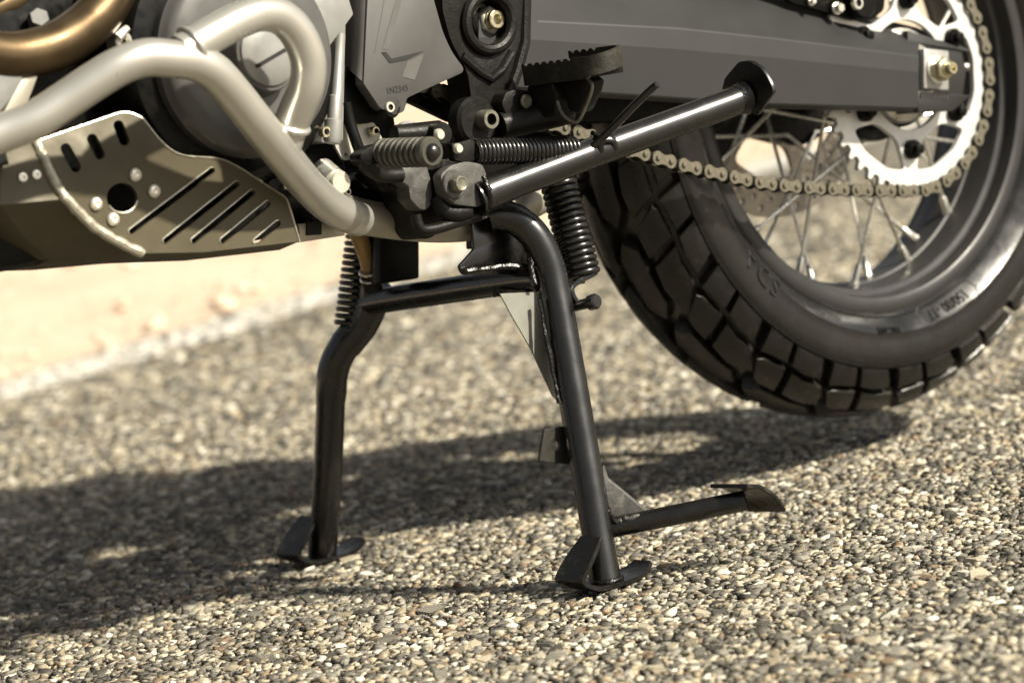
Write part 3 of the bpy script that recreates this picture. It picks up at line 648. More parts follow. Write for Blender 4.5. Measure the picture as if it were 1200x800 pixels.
# silver case right of the cover
mb = MB(); mb.prism(pxpoly([(345, -30), (408, -30), (405, 30), (402, 165), (384, 168), (360, 164), (340, 150)], -.152, 3), (0, .05, 0)); mb.build('clutch_case', 'engine_silver', ENG, bevel=.002)
mb = MB(); mb.prism(pxpoly([(352, -30), (400, -30), (414, 17), (384, 57), (372, 30)], -.182, 2), (0, .03, 0)); mb.build('case_rib', 'engine_silver', ENG, bevel=.0025)
mb = MB(); mb.tube([P(398, 40, -.168), P(394, 112, -.170), P(393, 114, -.17), P(391.5, 140, -.171), P(391, 142, -.171), P(389.5, 164, -.172), P(389, 168, -.172)], [.0048, .0052, .0058, .0058, .0075, .0075, .0060], 24); mb.build('slave_cylinder', 'engine_silver', ENG)
bolt('case_bolt', 378, 155, -.170, 6.5, 'zinc', .006, 'allen', ENG)
bolt('case_bolt', 389, 52, -.165, 4, 'zinc', .004, 'allen', ENG)
mb = MB(); mb.tube([P(376, 203, -.15), P(392, 213, -.166)], [.013, .011], 28); mb.build('plug_boss', 'steel', ENG)
c = P(394, 214, -.166); MB().lathe(c, YM, [(0, .0095), (.006, .0095), (.0075, .0085), (.0078, .002)], 30).build('drain_plug', 'cream_plate', ENG)
bolt('lower_bolt', 404, 225, -.165, 4.5, 'dull_zinc', .005, 'allen', ENG); bolt('lower_bolt', 333, 217, -.15, 6, 'dull_zinc', .005, 'allen', ENG)
MB().box((-.79, -.06, .365), .20, .13, .05).build('sump', 'engine_black', ENG, bevel=.008)
for q in ((313, 218, 10), (300, 205, 8), (352, 262, 10)): mb = MB(); mb.lathe(P(q[0], q[1], -.12), YM, [(-.01, RP(q[2], EC)), (.008, RP(q[2], EC)), (.01, RP(q[2]*.8, EC))], 20); mb.build('sump_boss', 'engine_black', ENG)
mb = MB(); mb.prism(pxpoly([(388, 186), (440, 186), (474, 200), (492, 240), (478, 264), (440, 262), (396, 240)], -.100, 6), (0, .02, 0)); mb.build('frame_gusset', 'black_plastic', ENG, bevel=.002)
mb = MB(); mb.prism(pxpoly([(404, 90), (452, 118), (462, 138), (466, 176), (440, 196), (400, 196), (396, 140)], -.105, 6), (0, .02, 0)); mb.build('gearbox_rear', 'black_plastic', ENG, bevel=.002)
# cream bracket plate with holes
lps = [rc([(398, 150), (410, 143), (438, 143), (449, 164), (441, 176), (418, 187), (402, 188), (392, 170)], 4, 3)]+[[Vector((405.5, 181))+2*Vector((math.cos(t), math.sin(t))) for t in np.linspace(0, 6.283, 10, endpoint=False)]]
bm = holed(lps, lambda p: P(p[0], p[1], -.142)); thicken(bm, (0, .003, 0)); finish(bm, 'engine_bracket', 'cream_plate', ENG)
bolt('bracket_bolt', 436, 154, -.145, 5.5, 'zinc', .006, 'allen', ENG)
MB().tube(cat([P(405, 120, -.15), P(409, 140, -.15), P(416, 162, -.152), P(424, 182, -.153), P(434, 196, -.153), P(452, 220, -.15)], 4), .0048, 12).build('breather_hose', 'rubber_dark', ENG)
MB().tube([P(421, 187, -.16), P(429, 194, -.16), P(434, 199, -.16)], [.004, .0045, .0055], 14).build('hose_fitting', 'cream_plate', ENG)
bolt('fitting_bolt', 442, 200, -.165, 7, 'black_cast', .004, 'allen', ENG)
# left-hand bits: grey side plate, header clamp
mb = MB(); mb.prism(pxpoly([(-60, 84), (30, 84), (16, 112), (-8, 140), (-60, 150)], -.18, 3), (0, .01, 0)); mb.build('radiator_shroud', 'engine_silver', BIKE, bevel=.001)
mb = MB(); mb.prism(pxpoly([(31, 84), (46, 84), (37, 108), (29, 128), (0, 140), (12, 118)], -.178, 3), (0, .012, 0)); mb.build('shroud_edge', 'bar_band', BIKE, bevel=.002)
mb = MB(); c = P(142, 49, -.165); mb.lathe(c, YM, [(-.01, .0075), (.004, .0075), (.005, .0065), (.005, .004), (-.002, .0038)], 24); mb.tube([P(137, 45, -.168), P(149, 33, -.168)], [.005, .003], 10); mb.build('header_stud', 'steel', ENG)
mb = MB(); hexa(mb, P(44, 26, -.13), Vector((-.3, -1, .4)), .0085, .01); mb.build('hex_nut', 'engine_grey', ENG)

# ---- exhaust header pipes
MB().tube(cat([P(-70, 50, -.17), P(0, 66, -.17), P(38, 63, -.17), P(72, 51, -.17), P(102, 30, -.165), P(124, 5, -.16), P(140, -30, -.15), P(150, -80, -.14)], 6), .0185, 36).build('header_pipe', 'header_bronze', BIKE, angle=60)
MB().tube(cat([P(-60, 28, -.11), P(-10, 12, -.11), P(22, -6, -.11), P(60, -50, -.10)], 6), .0155, 32).build('header_pipe', 'header_bronze', BIKE, angle=60)

# ---- engine guard tubes
RB = .0142
gp = [(-110, 192, -.205), (-50, 176, -.215), (0, 157, -.225), (40, 141, -.235), (75, 119, -.243), (108, 97, -.252), (140, 78, -.26), (170, 68, -.265), (200, 69, -.268), (228, 73, -.268), (252, 86, -.266), (277, 114, -.258), (304, 148, -.246), (336, 188, -.222), (362, 219, -.198), (386, 241, -.178), (406, 252, -.164), (420, 257, -.152)]
EG = MB().tube(cat([P(*q) for q in gp], 6), RB, 36).build('engine_guard', 'bar_paint', BIKE, angle=60)
lpz = [(213, 62, -.266), (232, 50, -.267), (255, 37, -.267), (280, 24, -.266), (305, 16, -.264), (330, 21, -.262), (350, 42, -.260), (361, 72, -.257), (359, 101, -.252), (350, 124, -.243), (340, 148, -.232), (333, 170, -.226)]
MB().tube(cat([P(*q) for q in lpz], 6), RB*.98, 36).build('guard_loop', 'bar_paint', EG, angle=60)
def ringbead(c, ax, R, r, m, parent, name='weld_bead'):
    ax = Vector(ax).normalized(); e = ax.orthogonal().normalized(); g = ax.cross(e); pts = []
    for k in range(41):
        t = 2*pi*k/40; pts.append(Vector(c)+R*(math.cos(t)*e+math.sin(t)*g))
    return MB().tube(pts, [r*random.uniform(.85, 1.15) for _ in pts], 8).build(name, m, parent)
ringbead(P(224, 55, -.267), P(255, 37, -.267)-P(213, 62, -.266), RB*1.0, .0028, 'bar_paint', EG)
ringbead(P(340, 146, -.233), P(350, 124, -.243)-P(333, 170, -.226), RB*1.0, .0028, 'bar_paint', EG)
a = P(401, 249.5, -.1675); b_ = P(407, 252.4, -.1632); MB().tube([a, b_], RB*1.012, 36).build('guard_band', 'bar_band', EG)
MB().tube(cat([P(385, 240, -.118), P(420, 253, -.112), P(470, 261, -.105), P(520, 264, -.10), P(560, 260, -.095), P(610, 243, -.085), P(660, 214, -.07)], 5), .0150, 32).build('lower_frame_tube', 'frame_tube_shaded', BIKE, angle=60)

# ---- skid plate
YP = -.185
outer = rc([(42, 166, 2), (146, 130, 12), (166, 137, 8), (188, 166, 20), (210, 183, 18), (258, 185, 18), (280, 196, 8), (336, 232, 5), (351, 283, 1), (240, 295.5, 2), (164, 297, 3), (112, 268, 6), (76, 232, 10), (58, 202, 8)], 4, 4)
holes = [capsule((77, 174), (89, 196), 6.2), capsule((108, 163), (117, 181), 6.2), capsule((139, 147), (146, 165), 6)]
holes += [[Vector((143, 232))+Vector((18*math.cos(t), 17.5*math.sin(t))) for t in np.linspace(0, 2*pi, 28, endpoint=False)]]
holes += [capsule(a, b_, 3.9) for a, b_ in (((154, 271), (248, 200)), ((194, 282), (277, 216)), ((227, 282), (295, 226)), ((261, 282), (313, 239)), ((300, 283), (325, 262)))]
bm = holed([outer]+holes, lambda p: P(p[0], p[1], YP))
ca = P(70, 232, YP); cb = P(196, 167, YP); cd = (cb-ca).normalized(); cn = Vector((-cd.z, 0, cd.x))
ln_ = cd.cross(cn+Vector((0, .42, 0))).normalized()
def lean(p):                    # slide a point along its line of sight onto the inward-leaning upper facet
    if (p-ca).dot(cn) <= 0: return p
    d_ = p-CAM; return CAM+d_*((ca-CAM).dot(ln_)/d_.dot(ln_))
def onplate(px, py, out=.0004):
    p = lean(P(px, py, YP)); return p+Vector((0, -out, 0))
bmesh.ops.bisect_plane(bm, geom=bm.verts[:]+bm.edges[:]+bm.faces[:], plane_co=ca, plane_no=cn)
for v in bm.verts: v.co = lean(v.co)
thicken(bm, (0, .0035, 0))
SK = finish(bm, 'skid_plate', 'plate_alu', BIKE, bevel=.0009, segs=1, angle=12)
for q in ((158, 205), (180, 224), (112, 239), (132, 257)):
    c = onplate(*q); R = RP(8, c)
    MB().lathe(c, YM, [(0, R), (.0012, R), (.0026, R*.8), (.0032, R*.45), (.0024, R*.38), (.002, R*.15)], 22).build('rivet', 'rivet_alu', SK)
def edge_line(pts, r, name='pale_edge'): MB().tube([onplate(q[0], q[1], .0002) for q in pts], r, 6).build(name, 'plate_edge', SK)  # thin pale beads laid along plate, slot and hole edges
edge_line([q for q in outer if q[1] < 296 and not (q[0] < 110 and q[1] > 168) and not (q[1] > 260 and q[0] < 340)], .0008)
for lp_ in holes[4:]: edge_line(lp_[len(lp_)//2+3:]+lp_[:3], .0007, 'slot_edge')
edge_line([Vector((143, 232))+Vector((18*math.cos(t), 17.5*math.sin(t))) for t in np.linspace(.2, 2.6, 14)], .0008, 'hole_edge')
weldbead('plate_weld', [onplate(*q) for q in ((41, 166), (50, 184), (58, 202), (67, 219), (77, 233), (95, 252), (113, 268), (138, 283), (166, 297))], .0040, SK, 'weld_alu', 10, .35)
# front wrap of the plate: turns inwards and under
wy = [onplate(*q, 0).y for q in ((42, 166), (58, 202), (77, 233))]
fr = [[(42, 166, wy[0]), (58, 202, wy[1]), (77, 233, wy[2]), (113, 268, YP), (166, 297, YP)],
      [(0, 173, wy[0]+.002), (0, 205, wy[1]+.003), (0, 240, YP+.004), (28, 278, YP+.034), (60, 306, YP+.052)],
      [(-110, 190, -.06), (-110, 215, -.07), (-105, 240, -.08), (-90, 268, -.06), (-60, 296, -.04)]]
vs = [P(*q) for r in fr for q in r]; mb = MB().add(vs, [(i*5+j, (i+1)*5+j, (i+1)*5+j+1, i*5+j+1) for i in range(2) for j in range(4)])
bm = bmesh.new(); vv = [bm.verts.new(q) for q in mb.v]; [bm.faces.new([vv[i] for i in f]) for f in mb.f]; thicken(bm, (.002, .004, 0))
finish(bm, 'front_wrap', 'plate_alu', SK, angle=20)
for q in ((26, 208), (42, 205)):
    c = P(q[0], q[1], wy[1]+.0015); R = RP(7, c)
    MB().lathe(c-Vector((.0005, .0008, 0)), Vector((-.1, -.98, .1)), [(0, R*.8), (.001, R*.8), (.0022, R*.75), (.0024, R*.4), (.0016, R*.2)], 20).build('rivet', 'rivet_alu', SK)
c = P(3, 187, -.1275); mb = MB(); mb.prism([P(-12, 178, wy[0]), P(5, 177, wy[0]-.004), P(9, 193, wy[1]), P(-12, 197, wy[1]+.004)], (-.0006, -.003, 0)); mb.build('maker_tag', 'black_plastic', SK)
# underside sheet
bt = [(351, 283, YP+.002), (240, 295.5, YP+.002), (166, 297, YP+.002), (60, 306.5, YP+.052)]
vs = [P(*q) for q in bt]; vs2 = [Vector((v.x, .12, v.z-.004)) for v in vs]; mid_ = [Vector((v.x, v.y+.03, v.z-.006)) for v in vs]
mb = MB().add(vs+mid_+vs2, [(j*4+i, j*4+i+1, (j+1)*4+i+1, (j+1)*4+i) for i in range(3) for j in range(2)])
bm = bmesh.new(); vv = [bm.verts.new(q) for q in mb.v]; [bm.faces.new([vv[i] for i in f]) for f in mb.f]; thicken(bm, (0, 0, .003)); finish(bm, 'bottom_sheet', 'plate_alu', SK)
mb = MB(); mb.prism(pxpoly([(350, 262), (404, 262), (404, 276), (352, 284)], -.135, 1), (0, .02, 0)); mb.build('plate_mount', 'bar_band', SK, bevel=.001)
mb = MB(); mb.prism(pxpoly([(360, 260), (377, 260), (377, 275), (360, 276)], -.137), (0, .004, 0)); mb.build('mount_slot', 'ink_and_shade', SK)  # dark block on the mount; the slot's shade is its colour

# ---- sprocket cover with mark and number
YC = -.168
cov = rc([(432, -30, 1), (500, -30, 1), (512, 12, 10), (519, 38, 10), (530, 62, 10), (543, 79, 4), (543, 85, 4), (477, 115, 3), (474, 131, 4), (462, 135, 2), (445, 126, 2), (426, 98, 2)], 3, 3)
mb = MB(); mb.prism([P(p.x, p.y, YC) for p in cov], (0, .012, 0)); CV = mb.build('sprocket_cover', 'cover_plastic', BIKE, bevel=.0016, angle=40)
bm = bmesh.new(); gr = []
for py_, xl, xr, db in ((-30, 405, 433, 0), (20, 404.5, 431.5, 0), (60, 403.5, 429, -.04), (76, 402.5, 427.5, .0), (97, 402, 426, 1)):
    r_ = []
    for k in range(6):
        t = k/5; x_ = xl+(xr-xl)*t; yy = py_ if db < 1 else 78+(97-78)*t**1.2
        r_.append(bm.verts.new(P(x_, yy, YC+.0015+.032*(1-t)**2.2)))
    gr.append(r_)
for i in range(4):
    for k in range(5): bm.faces.new((gr[i][k], gr[i+1][k], gr[i+1][k+1], gr[i][k+1]))
finish(bm, 'cover_flank', 'cover_plastic', CV, angle=60)
mb = MB(); mb.prism(pxpoly([(447, 61.5), (452.5, 61), (459, 69), (497, 60), (477, 70.5), (457, 74.5)], YC-.0004), (0, .001, 0)); mb.build('cover_logo', 'ink_and_shade', CV)
mb = MB(); mb.prism(pxpoly([(477, 73), (497, 63), (486, 94), (471, 90)], YC-.0003), (0, .001, 0)); mb.build('logo_facet', 'cover_mark', CV)
for q in ((448, 58, 455, 58, 471, 0, 464, 0), (439, 62, 440, 62, 451, 0, 450, 0)): mb = MB(); mb.prism(pxpoly([(q[0], q[1]), (q[2], q[3]), (q[4], q[5]), (q[6], q[7])], YC-.0003), (0, .001, 0)); mb.build('logo_stripe', 'cover_mark', CV)
me = text_mesh('1N2345', 1.0, spacing=1.02); bm = bmesh.new(); bm.from_mesh(me)
ta = P(466, 108.5, YC-.0004); tu = (P(480, 106.3, YC-.0004)-ta).normalized(); tv = Vector((-tu.z, 0, tu.x)); hs = .0076
for v in bm.verts: v.co = ta+tu*(v.co.x*hs*.92)+tv*(v.co.y*hs)
finish(bm, 'part_number', 'ink_and_shade', CV)
mb = MB(); mb.prism(pxpoly([(403, 76), (421, 88), (447, 122), (462, 134), (448, 141), (430, 145), (405, 145)], -.150, 3), (0, .02, 0)); mb.build('cover_skirt', 'black_plastic', CV, bevel=.002)
mb = MB(); mb.lathe(P(453, 126, -.16), YM, [(0, .0095), (.006, .0095), (.008, .0085), (.008, .006)], 28); mb.build('bolt_boss', 'black_plastic', CV)
bolt('cover_bolt', 455.5, 126, -.167, 6.3, 'cream_plate', .003, 'allen', CV)

# ---- frame pivot casting, footpeg mount
fr_ = rc([(520, -30, 2), (621, -30, 2), (620, 52, 4), (612, 84, 4), (598, 118, 6), (590, 165, 4), (556, 165, 6), (553, 120, 12), (548, 84, 12), (528, 48, 12), (518, 10, 10)], 4, 3)
hole = [Vector((573, 26))+Vector((22*math.cos(t), 27*math.sin(t))) for t in np.linspace(0, 2*pi, 30, endpoint=False)]
bm = holed([fr_, hole], lambda p: P(p[0], p[1], -.152)); thicken(bm, (0, .03, 0)); FRM = finish(bm, 'pivot_casting', 'black_cast', BIKE, bevel=.0035, angle=40)
mb = MB(); mb.prism(pxpoly([(540, -30), (606, -30), (606, 70), (540, 70)], -.128), (0, .01, 0)); mb.build('pivot_recess', 'black_cast', FRM)
pts_ = [P(573+27*math.cos(t), 26+33*math.sin(t), -.1535) for t in np.linspace(0, 2*pi, 40)]
MB().tube(pts_, .0052, 10).build('pivot_lip', 'black_cast', FRM)
MB().tube([P(616, 0, -.150), P(615, 50, -.152), P(606, 84, -.153), P(594, 116, -.153)], .0050, 10).build('casting_rib', 'black_cast', FRM)
MB().tube([P(541, 66, -.152), P(562, 84, -.153), P(575, 92, -.153), P(588, 82, -.153), P(600, 62, -.153)], .0042, 10).build('casting_rib', 'black_cast', FRM)
c = P(570, 24, -.130); mb = MB(); mb.lathe(P(569, 25, -.1305), YM, [(0, .0155), (.002, .0155), (.002, .008)], 28); mb.build('pivot_washer', 'steel', FRM)
mb = MB(); hexa(mb, P(568.5, 25, -.133), YM, .0125, .011); mb.build('pivot_nut', 'cream_plate', FRM, bevel=.0005, segs=1)
MB().lathe(P(568.5, 25, -.133), YM, [(.010, .0095), (.0125, .009), (.0125, .0085), (.0165, .0082), (.0172, .0072), (.0172, .0045), (.006, .0042)], 28).build('pivot_shaft', 'zinc', FRM)
MB().tube([P(522, -20, -.115), P(530, 40, -.115), P(552, 100, -.115)], [.02, .02, .014], 16).build('frame_spar', 'black_cast', FRM)
mb = MB(); mb.lathe(P(548, 143, -.15), YM, [(0, .021), (.012, .021), (.015, .018)], 28); mb.build('mount_boss', 'black_cast', FRM)
bolt('mount_bolt', 566, 141, -.165, 12, 'dull_zinc', .012, 'allen', FRM)
mb = MB(); mb.prism(pxpoly([(588, 122), (593, 108), (607, 104), (622, 106), (628, 122), (612, 136), (596, 140)], -.168, 4), (0, .03, 0)); mb.build('peg_bracket', 'black_cast', FRM, bevel=.002)
bolt('bracket_bolt', 616, 119, -.172, 8.3, 'dull_zinc', .003, 'round', FRM)
MB().tube(cat([P(585, 148, -.16), P(620, 140, -.165), P(648, 134, -.175), P(668, 128, -.18)], 4), [.012]*12+[.010], 16).build('peg_arm', 'black_cast', FRM)
# ---- footpeg: a toothed hoop on its carrier
pa = P(614.5, 89, -.168); TH = .0175
Lp = .082; wd = .034; path2 = []
for k in range(27): path2.append((0, -Lp*k/26))
for k in range(1, 13): t = pi*k/13; path2.append((wd/2-wd/2*math.cos(t), -Lp-wd*.42*math.sin(t)))
for k in range(20): path2.append((wd, -Lp+Lp*.72*k/19))
mb = MB(); vs = []; K = len(path2); th_ = .0032
for i, (x, y) in enumerate(path2):
    j0 = max(i-1, 0); j1 = min(i+1, K-1); tx_, ty_ = path2[j1][0]-path2[j0][0], path2[j1][1]-path2[j0][1]; l = math.hypot(tx_, ty_); nx_, ny_ = -ty_/l, tx_/l
    zt = TH/2+(.0012 if (i % 3 < 2 and (i < 21 or i > 44)) else (-.0012 if (i < 21 or i > 44) else .0012)); zb = -TH/2+ (.002 if i > 26 else 0)
    lift = .15*x
    for s_, z in ((-1, zt), (1, zt), (1, zb), (-1, zb)): vs.append(pa+Vector((x+s_*nx_*th_/2, y+s_*ny_*th_/2, z+lift)))
fs = [(i*4+k, (i+1)*4+k, (i+1)*4+(k+1) % 4, i*4+(k+1) % 4) for i in range(K-1) for k in range(4)]+[(0, 1, 2, 3), tuple((K-1)*4+k for k in range(4))]
mat('peg_steel', (.024, .0225, .017), .45, .3, .35, 90, .3, 600, dust=(.09, .082, .06), dthr=.60)
PEG = mb.add(vs, fs).build('footpeg', 'peg_steel', BIKE, angle=30)
mb = MB(); mb.box(pa+Vector((wd/2, -.048, -.004)), wd*.8, .09, .008); mb.build('peg_web', 'black_cast', PEG, bevel=.001)
mb = MB(); mb.prism([pa+Vector(q) for q in ((.002, .002, -.008), (.002, -.03, -.008), (.002, -.036, -.020), (.004, -.026, -.036), (.004, .0, -.040), (.002, .006, -.03))], (.03, 0, 0)); mb.build('peg_carrier', 'black_cast', PEG, bevel=.003)
mb = MB(); mb.prism([pa+Vector(q) for q in ((.01, -.034, -.008), (.01, -.062, -.006), (.01, -.072, -.012), (.01, -.066, -.022), (.01, -.05, -.038), (.01, -.038, -.034))], (.018, 0, 0)); mb.build('peg_stop', 'black_cast', PEG, bevel=.003)
MB().tube(cat([pa+Vector(q) for q in ((.006, -.030, -.02), (.004, -.038, -.036), (.008, -.05, -.044), (.01, -.064, -.03), (.012, -.072, -.016), (.012, -.066, -.008))], 4), .0015, 8).build('peg_spring', 'dull_zinc', PEG)

# ---- centre stand
ctr = [(634, 326, -.150), (606, 328.5, -.115), (520, 341, -.005), (438, 354, .105), (426, 361, .122)]
CS = MB().tube(cat([P(*q) for q in ctr], 5), .0118, 28).build('centre_stand', 'black_gloss', BIKE, angle=60)
nl = [(572, 254, -.126), (582, 252, -.130), (604, 257, -.138), (626, 276, -.147), (641, 305, -.153), (650, 340, -.158), (668, 440, -.174), (689, 560, -.193), (708, 672, -.209), (710, 681, -.2103)]
MB().tube(cat([P(*q) for q in nl], 7), .0136, 36).build('leg', 'black_gloss', CS, angle=60)
fl = [(440, 334, .105), (436, 354, .113), (424, 380, .126), (402, 408, .142), (391, 432, .152), (388, 460, .159), (384, 560, .186), (378, 645, .209), (377.6, 652, .2105)]
MB().tube(cat([P(*q) for q in fl], 6), [.0150]*6+[.0155]*12+[.0148]*13+[.0138]*18, 32).build('leg', 'black_gloss', CS, angle=60)
mb = MB(); mb.prism([P(*q) for q in ((378, 432, .150), (386, 408, .146), (402, 396, .142), (400, 440, .15), (390, 466, .158), (379, 466, .158))], (.004, .008, 0)); mb.build('bump_stop', 'black_cast', CS, bevel=.002)
fpf = [(.046, .010), (.038, .005), (.022, .0015), (-.014, .0015), (-.028, .005), (-.038, .012), (-.037, .020), (-.009, .046)]
def foot(x0, y0, w_):
    bm = bmesh.new(); rowsv = []
    pr_ = cat([Vector((x, 0, z)) for x, z in fpf], 4)
    for p in pr_:
        wl = w_*(1-max(0, (p.x-.02)/.03)**2*.55)*(1 if p.z < .03 or p.x > 0 else 1-.28*(p.z-.03)/.016)
        rowsv.append([bm.verts.new((x0+p.x, y0+s_*wl, p.z)) for s_ in (-1, -.5, 0, .5, 1)])
    for i in range(len(rowsv)-1):
        for j in range(4): bm.faces.new((rowsv[i][j], rowsv[i+1][j], rowsv[i+1][j+1], rowsv[i][j+1]))
    bmesh.ops.recalc_face_normals(bm, faces=bm.faces); bmesh.ops.solidify(bm, geom=bm.faces[:], thickness=.0038)
    lo = min(v.co.z for v in bm.verts); bmesh.ops.translate(bm, verts=bm.verts, vec=(0, 0, .0005-lo))
    return finish(bm, 'foot_plate', 'foot_black', CS, bevel=.0006, segs=1, angle=40)
la = P(689, 560, -.193); lb = P(708, 672, -.209); lb += (lb-la)*(lb.z-.004)/(la.z-lb.z); foot(lb.x, lb.y, .0180)
lc = P(384, 560, .186); ld_ = P(378, 645, .209); ld_ += (ld_-lc)*(ld_.z-.004)/(lc.z-ld_.z); foot(ld_.x, ld_.y, .0180)
ringbead(lb+Vector((0, 0, .002)), (0, 0, 1), .0140, .0022, 'black_weld', CS)
# tang, its gusset and pad
t0 = P(716, 618, -.203); t1 = P(874, 586, -.288)
MB().tube([t0, t0+(t1-t0)*.5, t1], .0088, 28).build('tang', 'black_gloss', CS, angle=60)
mb = MB(); mb.prism([P(706, 545, -.196), P(711, 560, -.198), P(762, 602, -.222), P(726, 611, -.207), P(712, 602, -.203)], (.0035, .0015, 0)); mb.build('tang_gusset', 'grey_cast', CS, bevel=.0006)
weldbead('weld', [P(724, 611, -.212), P(742, 606, -.222), P(762, 601, -.228)], .0024, CS, 'grey_cast'); weldbead('weld', [P(703, 546, -.2), P(707, 575, -.206), P(715, 602, -.210), P(723, 612, -.212)], .0020, CS)
pc = [(876, 571.5), (882, 572), (892, 573), (908, 583), (917, 596), (920, 600)]
bm = bmesh.new(); crv = cat([P(x, y, -.306) for x, y in pc], 3); rr_ = [[bm.verts.new(p+Vector((-.002*k, k*.0135, 0))) for k in range(4)] for p in crv]
for i in range(len(rr_)-1):
    for j in range(3): bm.faces.new((rr_[i][j], rr_[i+1][j], rr_[i+1][j+1], rr_[i][j+1]))
bmesh.ops.recalc_face_normals(bm, faces=bm.faces); bmesh.ops.solidify(bm, geom=bm.faces[:], thickness=.0035)
finish(bm, 'tang_pad', 'foot_black', CS, bevel=.0006, segs=1)
# gussets and lugs
mb = MB(); mb.prism(pxpoly([(553, 262), (556, 292), (538, 312), (543, 322), (628, 322), (640, 302), (626, 274), (600, 256), (575, 254)], -.122, 3), (0, .004, 0)); mb.build('pivot_gusset', 'black_gloss', CS, bevel=.0008)
weldbead('weld', [P(543, 318, -.128), P(562, 316, -.13), P(590, 313, -.134), P(622, 312, -.142)], .0028, CS)
weldbead('weld', [P(604, 262, -.136), P(617, 274, -.143), P(622, 290, -.147), P(621, 308, -.150), P(627, 335, -.158)], .0026, CS)
lps = [rc([(586, 344, 2), (632, 342, 2), (640, 380, 2), (657, 473, 2), (648, 464, 2), (622, 408, 3), (600, 370, 2)], 2, 2)]
bm = holed(lps, lambda p: P(p[0], p[1], -.150)); thicken(bm, (.001, .003, 0)); finish(bm, 'leg_gusset', 'pale_plate', CS)
weldbead('weld', [P(632, 352, -.160), P(638, 385, -.164), P(646, 425, -.169), P(656, 473, -.176)], .0024, CS)
weldbead('weld', [P(580, 344, -.10), P(600, 346, -.12), P(622, 345, -.14)], .0026, CS)
lps = [rc([(638, 503), (664, 499), (675, 545), (632, 540)], 2, 2), [Vector((650, 522))+6*Vector((math.cos(t), math.sin(t)*1.1)) for t in np.linspace(0, 2*pi, 16, endpoint=False)]]
bm = holed(lps, lambda p: P(p[0], p[1], -.172)); thicken(bm, (.001, .004, 0)); finish(bm, 'leg_lug', 'olive_plate', CS, bevel=.0004, segs=1)
# pivot tabs of the frame
mb = MB(); mb.prism(pxpoly([(446, 262), (491, 262), (491, 326), (446, 333)], .035, 3), (0, .012, 0)); mb.build('stand_tab', 'black_plastic', BIKE, bevel=.002)
mb = MB(); mb.prism(pxpoly([(556, 246), (600, 240), (600, 286), (556, 292)], -.105, 3), (0, .012, 0)); mb.build('stand_tab', 'black_plastic', BIKE, bevel=.002)
# springs
a = P(650, 196, -.125); b_ = P(683, 326, -.150)
s_ = MB().coil(a, b_, .0140, .0029, 17.5, 8, 20).build('return_spring', 'black_gloss', BIKE, angle=60)
MB().tube(cat([b_+Vector((.01, -.006, .003)), P(672, 334, -.165), P(671, 345, -.168), P(677, 354, -.17), P(686, 357, -.176)], 4), .0026, 10).build('spring_end', 'black_gloss', s_)
MB().tube([P(668, 360, -.16), P(690, 355, -.180), P(691, 355, -.181), P(698, 353, -.187), P(700, 352.5, -.189)], [.0046, .0046, .0066, .0070, .0055], 16).build('spring_peg', 'black_gloss', CS)
a = P(425, 262, .12); b_ = P(409, 385, .135)
MB().coil(a, b_, .0125, .0026, 16, 8, 18).build('return_spring', 'black_gloss', BIKE, angle=60)
h_ = MB().tube(cat([P(412, 255, .06), P(422, 280, .065), P(431, 304, .07), P(436, 328, .075)], 4), .0080, 20).build('drain_hose', 'hose_brown', BIKE)
MB().tube([P(434, 322, .074), P(437, 338, .078)], .0096, 16).build('hose_plug', 'black_cast', h_)
ringbead(P(433, 318, .072), P(436, 328, .075)-P(431, 304, .07), .0090, .0014, 'steel', h_, 'hose_clamp'); ringbead(P(435, 326, .074), P(436, 328, .075)-P(431, 304, .07), .0094, .0013, 'steel', h_, 'hose_clamp')
mb = MB(); mb.prism(pxpoly([(428, 270), (440, 268), (452, 300), (448, 330), (440, 334), (436, 300)], .06, 3), (0, .01, 0)); mb.build('stand_link', 'black_plastic', BIKE, bevel=.002)

# ---- the rest of the machine, outside the frame: shaped and placed to cast the ground shadow
def loft(name, secs, m, n=20):
    mb = MB(); vs = []
    for x, zc, hy, hz in secs: vs += [Vector((x, hy*(abs(math.cos(t))**.7)*math.copysign(1, math.cos(t)), zc+hz*(abs(math.sin(t))**.7)*math.copysign(1, math.sin(t)))) for t in np.linspace(0, 2*pi, n, endpoint=False)]
    K = len(secs)
    return mb.add(vs, [(i*n+k, i*n+(k+1) % n, (i+1)*n+(k+1) % n, (i+1)*n+k) for i in range(K-1) for k in range(n)]+[tuple(range(n)), tuple((K-1)*n+k for k in range(n))]).build(name, m, BIKE, angle=50)
loft('seat', [(-.86, .84, .10, .04), (-.7, .83, .14, .05), (-.45, .83, .14, .05), (-.3, .88, .13, .05), (.1, .92, .10, .04)], 'seat_vinyl')
loft('fuel_tank', [(-1.18, .95, .10, .07), (-1.1, .96, .15, .12), (-.95, .95, .15, .13), (-.83, .88, .10, .09)], 'body_paint')
loft('tail_section', [(-.8, .74, .09, .05), (-.4, .78, .10, .05), (.18, .86, .08, .03)], 'body_paint')
loft('air_box', [(-1.14, .72, .12, .12), (-.95, .68, .14, .16), (-.75, .68, .12, .12), (-.52, .70, .10, .09)], 'black_plastic')  # unseen; deepened to close a lit gap in the ground shadow
loft('shadow_fill_tray', [(-.66, .60, .10, .10), (-.50, .60, .10, .10), (-.36, .64, .09, .07)], 'black_plastic')  # unseen box added behind the engine to fill a hole in the shadow
loft('shadow_fill_fender', [(-.44, .58, .10, .11), (-.32, .62, .10, .10), (-.20, .67, .09, .06)], 'black_plastic')  # unseen filler added between tray and wheel to block stray sun
loft('shadow_fill_hugger', [(-.34, .60, .07, .02), (-.2, .70, .08, .02), (0, .75, .08, .02), (.2, .72, .08, .02)], 'black_plastic')  # unseen, added over the tyre to make the shadow band solid
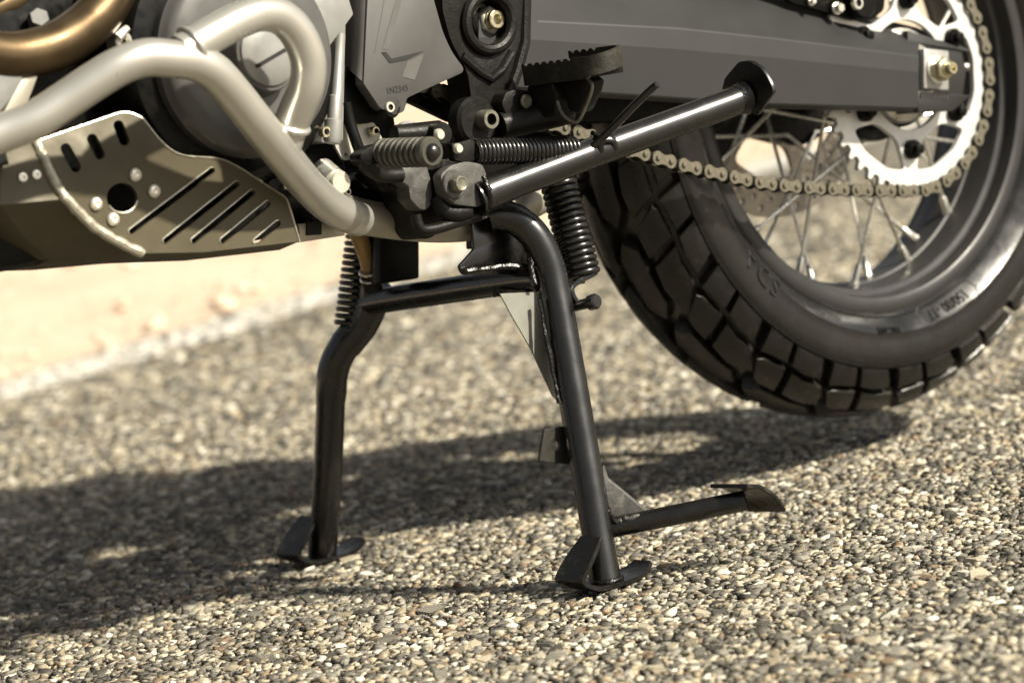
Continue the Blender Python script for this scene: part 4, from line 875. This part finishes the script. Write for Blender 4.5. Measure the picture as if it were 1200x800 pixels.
loft('shadow_fill_panel', [(-.62, .70, .13, .08), (-.3, .78, .13, .08), (.1, .84, .10, .05)], 'body_paint')  # unseen bodywork added so the shadow band stays unbroken
FWC = Vector((-1.84, 0, .345))  # front end set too far forward on purpose, to shape the ground shadow
ft = MB().lathe(FWC, (0, 1, 0), [(-.03, .27), (-.05, .30), (-.04, .33), (0, .345), (.04, .33), (.05, .30), (.03, .27)], 80, closed=True).build('front_tyre', 'tyre_rubber', BIKE, angle=60)
MB().lathe(FWC, (0, 1, 0), [(-.028, .275), (-.03, .262), (0, .255), (.03, .262), (.028, .275)], 80, closed=True).build('front_rim', 'rim_black', BIKE)
for sy in (-.1, .1): MB().tube([FWC+Vector((-.02, sy, 0)), Vector((-1.53, sy, .62)), Vector((-1.30, sy, 1.04))], [.024, .028, .022], 20).build('fork_leg', 'black_gloss', BIKE)
loft('mudguard', [(-2.2, .60, .06, .02), (-1.95, .70, .10, .04), (-1.6, .74, .12, .06), (-1.36, .72, .12, .06)], 'body_paint')  # enlarged out of view to cast the front end of the shadow
MB().tube(cat([Vector((-1.16, -.42, 1.14)), Vector((-1.18, -.2, 1.13)), Vector((-1.22, 0, 1.09)), Vector((-1.18, .2, 1.13)), Vector((-1.16, .42, 1.14))], 6), .012, 14).build('handlebar', 'black_gloss', BIKE)
loft('headlight_cowl', [(-2.0, .84, .08, .04), (-1.75, .90, .14, .10), (-1.5, .93, .15, .13), (-1.25, .98, .13, .12)], 'body_paint')  # stretched forward out of view as a shadow caster
for sy in (-.09, .09): MB().tube([Vector((-1.1, sy, .9)), Vector((-.85, sy*1.2, .70)), Vector((-.55, sy*1.3, .55))], .016, 12).build('frame_spar', 'black_cast', BIKE)
MB().tube([Vector((-1.1, .12, .62)), Vector((-.7, .16, .40)), Vector((-.45, .17, .42)), Vector((.05, .2, .68))], [.02, .022, .022, .05], 20).build('silencer', 'disc_steel', BIKE)
MB().box((-1.13, 0, .60), .05, .26, .26).build('radiator', 'black_plastic', BIKE, bevel=.004)
